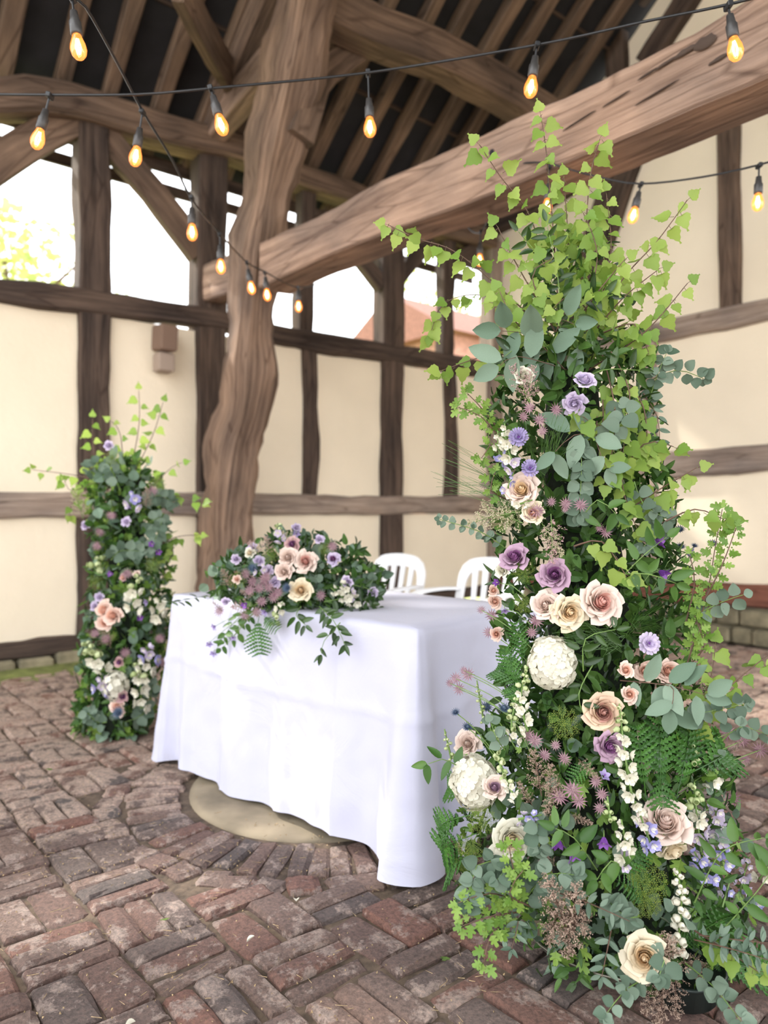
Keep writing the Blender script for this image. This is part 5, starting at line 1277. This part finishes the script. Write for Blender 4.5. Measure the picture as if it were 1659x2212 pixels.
for pts, kinds, sz, sp in [([(1338, 1520), (1345, 1590), (1358, 1680), (1370, 1740)], [gb, iv, iv, iv], .016, .010), ([(1372, 1730), (1390, 1780), (1412, 1840)], [iv, bu, bu], .017, .010), ([(1500, 1600), (1498, 1650)], [gb], .013, .011), ([(1500, 1690), (1505, 1760), (1515, 1840)], [gb, iv, li], .019, .010), ([(1545, 1730), (1550, 1800), (1560, 1870)], [li, li, bu], .019, .010),
        ([(1555, 1650), (1535, 1690)], [iv], .017, .014), ([(1500, 1840), (1530, 1900)], [bu, bu], .019, .012), ([(1342, 1770), (1350, 1820), (1345, 1880)], [iv, iv, li], .016, .010), ([(1312, 1720), (1318, 1770)], [gb, gb], .011, .010),
        ([(1140, 1440), (1125, 1510), (1140, 1580)], [gb, iv, iv], .014, .009), ([(1120, 1490), (1105, 1560), (1110, 1600)], [gb, gb, iv], .012, .009), ([(1070, 1570), (1080, 1650), (1110, 1720)], [gb, gb, gb, iv], .011, .007), ([(1030, 1470), (1045, 1560)], [gb, gb], .008, .010), ([(960, 1575), (975, 1640)], [gb, gb], .009, .009), ([(1090, 915), (1095, 960), (1110, 1010)], [iv, iv, li], .017, .010), ([(1075, 930), (1080, 1000)], [iv, bu], .013, .012),
        ([(1110, 1020), (1095, 1060)], [bu], .012, .014), ([(1620, 1850), (1600, 1930), (1640, 1960)], [li, li, bu], .017, .014), ([(1660, 1870), (1640, 1900)], [iv], .018, .014), ([(1580, 1890), (1560, 1960)], [bu, li], .015, .018), ([(1150, 1080), (1120, 1090)], [iv], .012, .012), ([(1170, 1760), (1120, 1770)], [bu, li], .012, .010)]:
    spike(big, [RC.on(x, y, .075) for x, y in pts], kinds, sz, 'delphinium_spike', sp)
spike(big, [RC.on(x, y, .1) for x, y in [(1462, 1875), (1472, 1950), (1462, 2060)]], [bell], .0165, 'bell_flower_spike', .0088)

# ================================================================== SMALLER COLUMN (left, behind the table end)
LC = Col([(985, 270, 45), (1030, 272, 70), (1100, 275, 85), (1200, 288, 82), (1300, 282, 92), (1400, 272, 92), (1500, 258, 88), (1560, 245, 80), (1600, 240, 70)], 3.75, .85)
sm = thing('flower_column', Vector((-1.36, 3.75, 0)), 'smaller flower column standing beyond the left end of the table', 'flower arrangement')
mb = MB(); tube(mb, smooth_path([LC.axis(1575), LC.axis(1400), LC.axis(1100), LC.axis(1020)], .1), .13, .07, 12); place('moss_core', mb.mesh('moss_core', M['core'], True), sm)
filler(sm, LC, 990, 1600, 2300, .055, [gr, gr, gm, gm, ge_, gh], FM, 7, inner=.5)
for b_ in [[(280, 1030), (300, 920), (300, 845)], [(290, 1020), (330, 940), (352, 870)], [(250, 1040), (205, 980), (200, 905)], [(250, 1060), (180, 1030), (70, 1015)], [(240, 1090), (170, 1070), (150, 1110)], [(330, 1090), (370, 1070), (435, 1085)], [(320, 1060), (370, 1010), (392, 1000)], [(240, 1020), (160, 1060), (140, 1040)], [(270, 1050), (260, 940), (240, 910)], [(340, 1180), (380, 1160), (430, 1155)], [(350, 1250), (370, 1200), (375, 1180)]]:
    branch(sm, [P(x, y, 3.7) for x, y in b_], 'birch', .04, .046, 'birch_branch', .003, 'twig', .7, .2, True)
for b_ in [[(260, 1060), (230, 1000), (190, 1015)], [(300, 1090), (340, 1070), (375, 1085)], [(320, 1130), (350, 1120), (330, 1180)], [(240, 1210), (260, 1190), (300, 1190)], [(230, 1560), (210, 1560), (190, 1540)], [(270, 1560), (310, 1540), (330, 1480)]]:
    branch(sm, [LC.on(x, y, .06) for x, y in b_], 'round', .025, .05, 'eucalyptus_stem', .002, 'gstem', .1, .1, True, True)
for (x, y, r, ci, co) in [(226, 1318, 22, 'peachin', 'peach'), (244, 1330, 22, 'peachin', 'peach'), (228, 1345, 20, 'peachin', 'peach'), (255, 1528, 20, 'peachin', 'peach'), (266, 1248, 9, 'peachin', 'astpink'), (296, 1240, 9, 'blush', 'blush'), (265, 1505, 14, 'mauvein', 'astpink'), (258, 1430, 12, 'mauvein', 'astpink')]:
    rose(sm, LC.on(x, y, .08), Vector((U(-.3, .3), -1, U(0, .3))), r / FPX * 3.5, ci, co, 6, True, None, 'rose')
for (x, y) in [(235, 962), (215, 1290), (205, 1310), (273, 1127), (185, 1135)]: rose(sm, LC.on(x, y, .08), Vector((0, -1, .3)), 11 / FPX * 3.5, 'lilac', 'lilac', 6, False, None, 'lisianthus')
hydrangea(sm, LC.on(250, 1482, .06), .062, 1.25, 34, label='ivory hydrangea head')
for pts, kinds in [([(295, 1430), (303, 1480), (305, 1530)], [gb, iv, iv]), ([(310, 1420), (318, 1470)], [iv, iv]), ([(182, 1385), (205, 1420), (225, 1450)], [gb, gb, iv]), ([(300, 1240), (290, 1280), (285, 1320)], [gb, iv, iv]), ([(345, 1290), (340, 1340)], [iv]), ([(315, 1395), (325, 1430)], [li, bu]), ([(220, 1460), (215, 1500)], [li, bu]), ([(290, 1060), (285, 1100)], [bu, li]), ([(215, 1200), (205, 1230)], [gb])]:
    spike(sm, [LC.on(x, y, .09) for x, y in pts], kinds, .034, 'delphinium_spike', .022)
for (x, y, k) in [(330, 1175, 'purple'), (340, 1190, 'purple'), (245, 1240, 'purple'), (300, 1330, 'purple'), (320, 1300, 'violet'), (280, 1090, 'violet')]: head(sm, 'clematis_flower', PR['clem'][k], LC.on(x, y, .09), .03, Vector((U(-1, 1), -1, U(-1, .2))))
for (x, y) in [(240, 1115), (215, 1150), (210, 1180), (330, 1060), (275, 1240), (230, 1380), (205, 1370), (345, 1380), (270, 1410), (350, 1430)]: head(sm, 'astrantia_flower', PR['ast'], LC.on(x, y, .08), .028)
for (bx0, by0, tx, ty, cc) in [(315, 1100, 318, 1055, 'asttan'), (180, 1120, 160, 1060, 'astcream'), (240, 1400, 215, 1350, 'asttan')]: plume(sm, LC.on(bx0, by0, .08), LC.on(tx, ty, .09), cc)
for (x, y) in [(240, 990), (340, 1050), (330, 1220), (205, 1260)]: head(sm, 'umbel', PR['umbel'][0], LC.on(x, y, .05), .04)
head(sm, 'sea_holly', PR['thistle'], LC.on(255, 1540, .12), .035)

# ================================================================== TABLE ARRANGEMENT
TC = T(.78, .16, HT)
ta_ = thing('table_arrangement', TC + Vector((0, 0, .004)), 'low mound of roses and trailing ruscus on the white-clothed table', 'flower arrangement')
class Mound:
    def on(s, x, y, lift=0):
        Zc = 2.93; e = min(1, math.hypot((x - 645) / 195, (y - 1262) / 125)); Z = Zc - .17 * math.sqrt(max(0, 1 - e * e)) - lift
        return P(x, y, Z)
MN = Mound()
mb = MB(); blob(mb, (0, 0, 0), .13); place('foam_block', mb.mesh('foam_block', M['core']), ta_, Matrix.Translation(P(645, 1268, 2.98)) @ Matrix.Diagonal((1.7, .8, .75, 1)))
mb = MB(); rs = random.Random(9)
for k in range(1500):
    a = rs.uniform(0, 2 * PI); q = math.sqrt(rs.random()); x = 645 + 180 * q * math.cos(a) + 12 * rs.gauss(0, 1); y = 1258 + (105 if math.sin(a) < 0 else 62) * q * math.sin(a)
    if x < 560 and y < 1180: continue
    p = MN.on(x, y, rs.uniform(-.07, .01)); g = rs.choice([gr, gr, gm, ge_]); d = Vector((rs.gauss(0, 1), rs.gauss(0, .7) - .5, rs.gauss(0, 1))); p.z = max(p.z, HT + .012)
    mb.add(g[0], g[1], g[2], leafM(p, d, toward(p) + Vector((rs.gauss(0, .5), 0, rs.gauss(0, .5))), .042 * rs.uniform(.6, 1.2)))
place('foliage', mb.mesh('foliage', FM), ta_, None, kind='stuff')
fz_ = 2.72
def TFp(x, y):  # just in front of the cloth's front face
    r = (x - 829.5) / FPX; s_ = (-.948 - r * 3.3) / (-r * 1 - 1.056) if abs(r + 1.056) > 1e-6 else 0
    u = (TF.x - r * TF.y) / (r * TL.y - TL.x); p = TF + TL * u; Z = p.y - .07 - max(0, (y - 1320)) * .0006; return P(x, y, Z)
for b_, kd, sz, sp in [([(690, 1310), (720, 1340), (745, 1392)], 'ruscus', .05, .022), ([(735, 1345), (700, 1385), (694, 1412)], 'ruscus', .05, .028), ([(740, 1320), (780, 1310), (818, 1312)], 'ruscus', .055, .018), ([(740, 1260), (790, 1270), (815, 1285)], 'ruscus', .055, .018), ([(700, 1300), (770, 1290), (800, 1305)], 'ruscus', .055, .018), ([(560, 1300), (510, 1340), (480, 1380)], 'mid', .05, .026), ([(560, 1310), (500, 1380), (478, 1400)], 'mid', .05, .03), ([(650, 1310), (640, 1330), (660, 1350)], 'ruscus', .05, .02)]:
    branch(ta_, [TFp(x, y) if y > 1325 else MN.on(x, y, .07) for x, y in b_], kd, sp, sz, 'ruscus_spray' if kd == 'ruscus' else 'leafy_stem', .002, 'gstem', .3, .1)
def top_(x, y, dz=.015):
    Z = (H - HT - dz) * FPX / (y - 1106); return P(x, y, Z)
branch(ta_, [top_(520, 1290), top_(450, 1288), top_(400, 1296), top_(372, 1302)], 'ruscus', .026, .042, 'ruscus_spray', .002, 'gstem', .0, .1, flat=True)
for (x, y, r, ci, co, no) in [(660, 1213, 25, 'blushin', 'blush', 10), (650, 1275, 25, 'creamin', 'cream', 10), (622, 1204, 22, 'blush', 'blush', 8), (614, 1235, 20, 'blush', 'blush', 7), (632, 1176, 17, 'mauvein', 'astpink', 7), (720, 1208, 15, 'mauvein', 'lilac', 7), (540, 1195, 12, 'cream', 'ivory', 6), (512, 1252, 10, 'peachin', 'peach', 6)]:
    rose(ta_, MN.on(x, y, .07), Vector((U(-.25, .25), -1, .3)), r / FPX * 2.75, ci, co, no)
for (x, y, r) in [(750, 1258, 14), (806, 1280, 12), (545, 1186, 14), (578, 1232, 13), (640, 1140, 11), (487, 1300, 10), (690, 1165, 11), (560, 1212, 13), (594, 1258, 13), (510, 1208, 11)]: rose(ta_, MN.on(x, y, .06), Vector((U(-.4, .4), -1, U(0, .8))), r / FPX * 2.8, 'lilac', 'lilac', 6, False, None, 'lisianthus')
for (x, y) in [(692, 1286), (545, 1256), (580, 1268), (560, 1270), (530, 1240), (555, 1322), (570, 1252), (600, 1280), (540, 1276), (575, 1246), (718, 1180), (528, 1330), (475, 1320), (590, 1290), (565, 1300)]: head(ta_, 'astrantia_flower', PR['ast'], MN.on(x, y, .08), 13 / FPX * 2.8)
for (bx0, by0, tx, ty, cc) in [(545, 1310, 500, 1310, 'astpink'), (550, 1290, 520, 1275, 'astpink'), (580, 1200, 575, 1160, 'astpink'), (500, 1270, 480, 1230, 'asttan'), (640, 1180, 610, 1150, 'astcream'), (480, 1320, 460, 1300, 'asttan'), (560, 1200, 540, 1170, 'astpink')]: plume(ta_, MN.on(bx0, by0, .07), MN.on(tx, ty, .08), cc, None, 1.2)
for (x, y, r) in [(590, 1206, 22), (522, 1256, 22), (640, 1290, 18), (700, 1190, 15)]: head(ta_, 'umbel', PR['umbel'][1], MN.on(x, y, .03), r / FPX * 2.8, Vector((U(-.3, .3), -.8, .5)))
for pts, kinds in [([(715, 1270), (740, 1290), (770, 1300)], [iv, iv]), ([(610, 1300), (600, 1330), (590, 1350)], [iv, gb]), ([(735, 1260), (760, 1290)], [iv, li]), ([(605, 1165), (600, 1130)][::-1], [gb, li]), ([(575, 1215), (560, 1240)], [li, li])]: spike(ta_, [MN.on(x, y, .08) for x, y in pts], kinds, .02, 'delphinium_spike', .014)
for (x, y, k) in [(533, 1303, 'purple'), (466, 1352, 'violet'), (505, 1374, 'violet'), (452, 1388, 'violet'), (462, 1408, 'violet'), (575, 1320, 'violet'), (640, 1150, 'violet')]:
    head(ta_, 'clematis_flower', PR['clem'][k], (TFp(x, y) if y > 1340 else MN.on(x, y, .09)), .026, Vector((U(-1, .3), -1, -.5)), None, MN.on(555, 1318, .05))
for (x, y) in [(545, 1228), (620, 1270)]: head(ta_, 'sea_holly', PR['thistle'], MN.on(x, y, .09), .022)
frond(ta_, TFp(560, 1330), TFp(562, 1418) , Vector((0, -1, .1)), 1.3); frond(ta_, TFp(570, 1330), TFp(600, 1360), Vector((0, -1, .3)), 1.2)

# ================================================================== SMALL THINGS ON THE FLOOR
def floorp(x, y, z=.006): return P(x, y, (H - z) * FPX / (y - 1106))
pm = oval_leaf(.7, .3).mesh('petal', M['ivory'], True)
for (x, y, lab) in [(533, 2035, 'white petal lying alone on bricks in front of the table'), (640, 1942, 'tiny white petal near the ring of radial bricks'), (293, 2206, 'white petal at the bottom edge of the picture')]:
    place('fallen_petal', pm, None, leafM(floorp(x, y, .01), Vector((U(-1, 1), U(-1, 1), .3)), Vector((0, 0, 1)), .025), label=lab, category='petal')
for (x, y, lab) in [(354, 1984, 'small yellow-green leaf dropped on a long brick'), (115, 1662, 'green leaf on the pale bricks left of the table'), (965, 2066, 'yellow-green leaf dropped in front of the tall column')]:
    place('fallen_leaf', PR['haw'][0], None, leafM(floorp(x, y, .01), Vector((U(-1, 1), U(-1, 1), .15)), Vector((0, 0, 1)), .032), label=lab, category='leaf')

# straw and grit caught in the joints
mb = MB(); rs = random.Random(21)
for k in range(900):
    x = rs.uniform(-60, 1100); y = rs.uniform(1650, 2230) if k % 3 else rs.uniform(1780, 1900)
    p = floorp(x, y, .001); dx = Vector((rs.gauss(0, 1), rs.gauss(0, 1), 0)).normalized()
    L_ = rs.uniform(.004, .03) if k % 2 else .004; w_ = .0007 if k % 2 else .0022
    e = dx.cross(Vector((0, 0, 1))) * w_; mb.add([p - e, p + e, p + dx * L_ + e * .4 + Vector((0, 0, .003)), p + dx * L_ - e * .4 + Vector((0, 0, .004)), p + Vector((0, 0, w_ * 2))], [(0, 1, 2, 3), (0, 4, 3), (1, 2, 4)])
place('straw_litter', mb.mesh('straw_litter', plain('dry_straw', (.34, .24, .13), .9, .5, 60)), floor, None, kind='stuff')
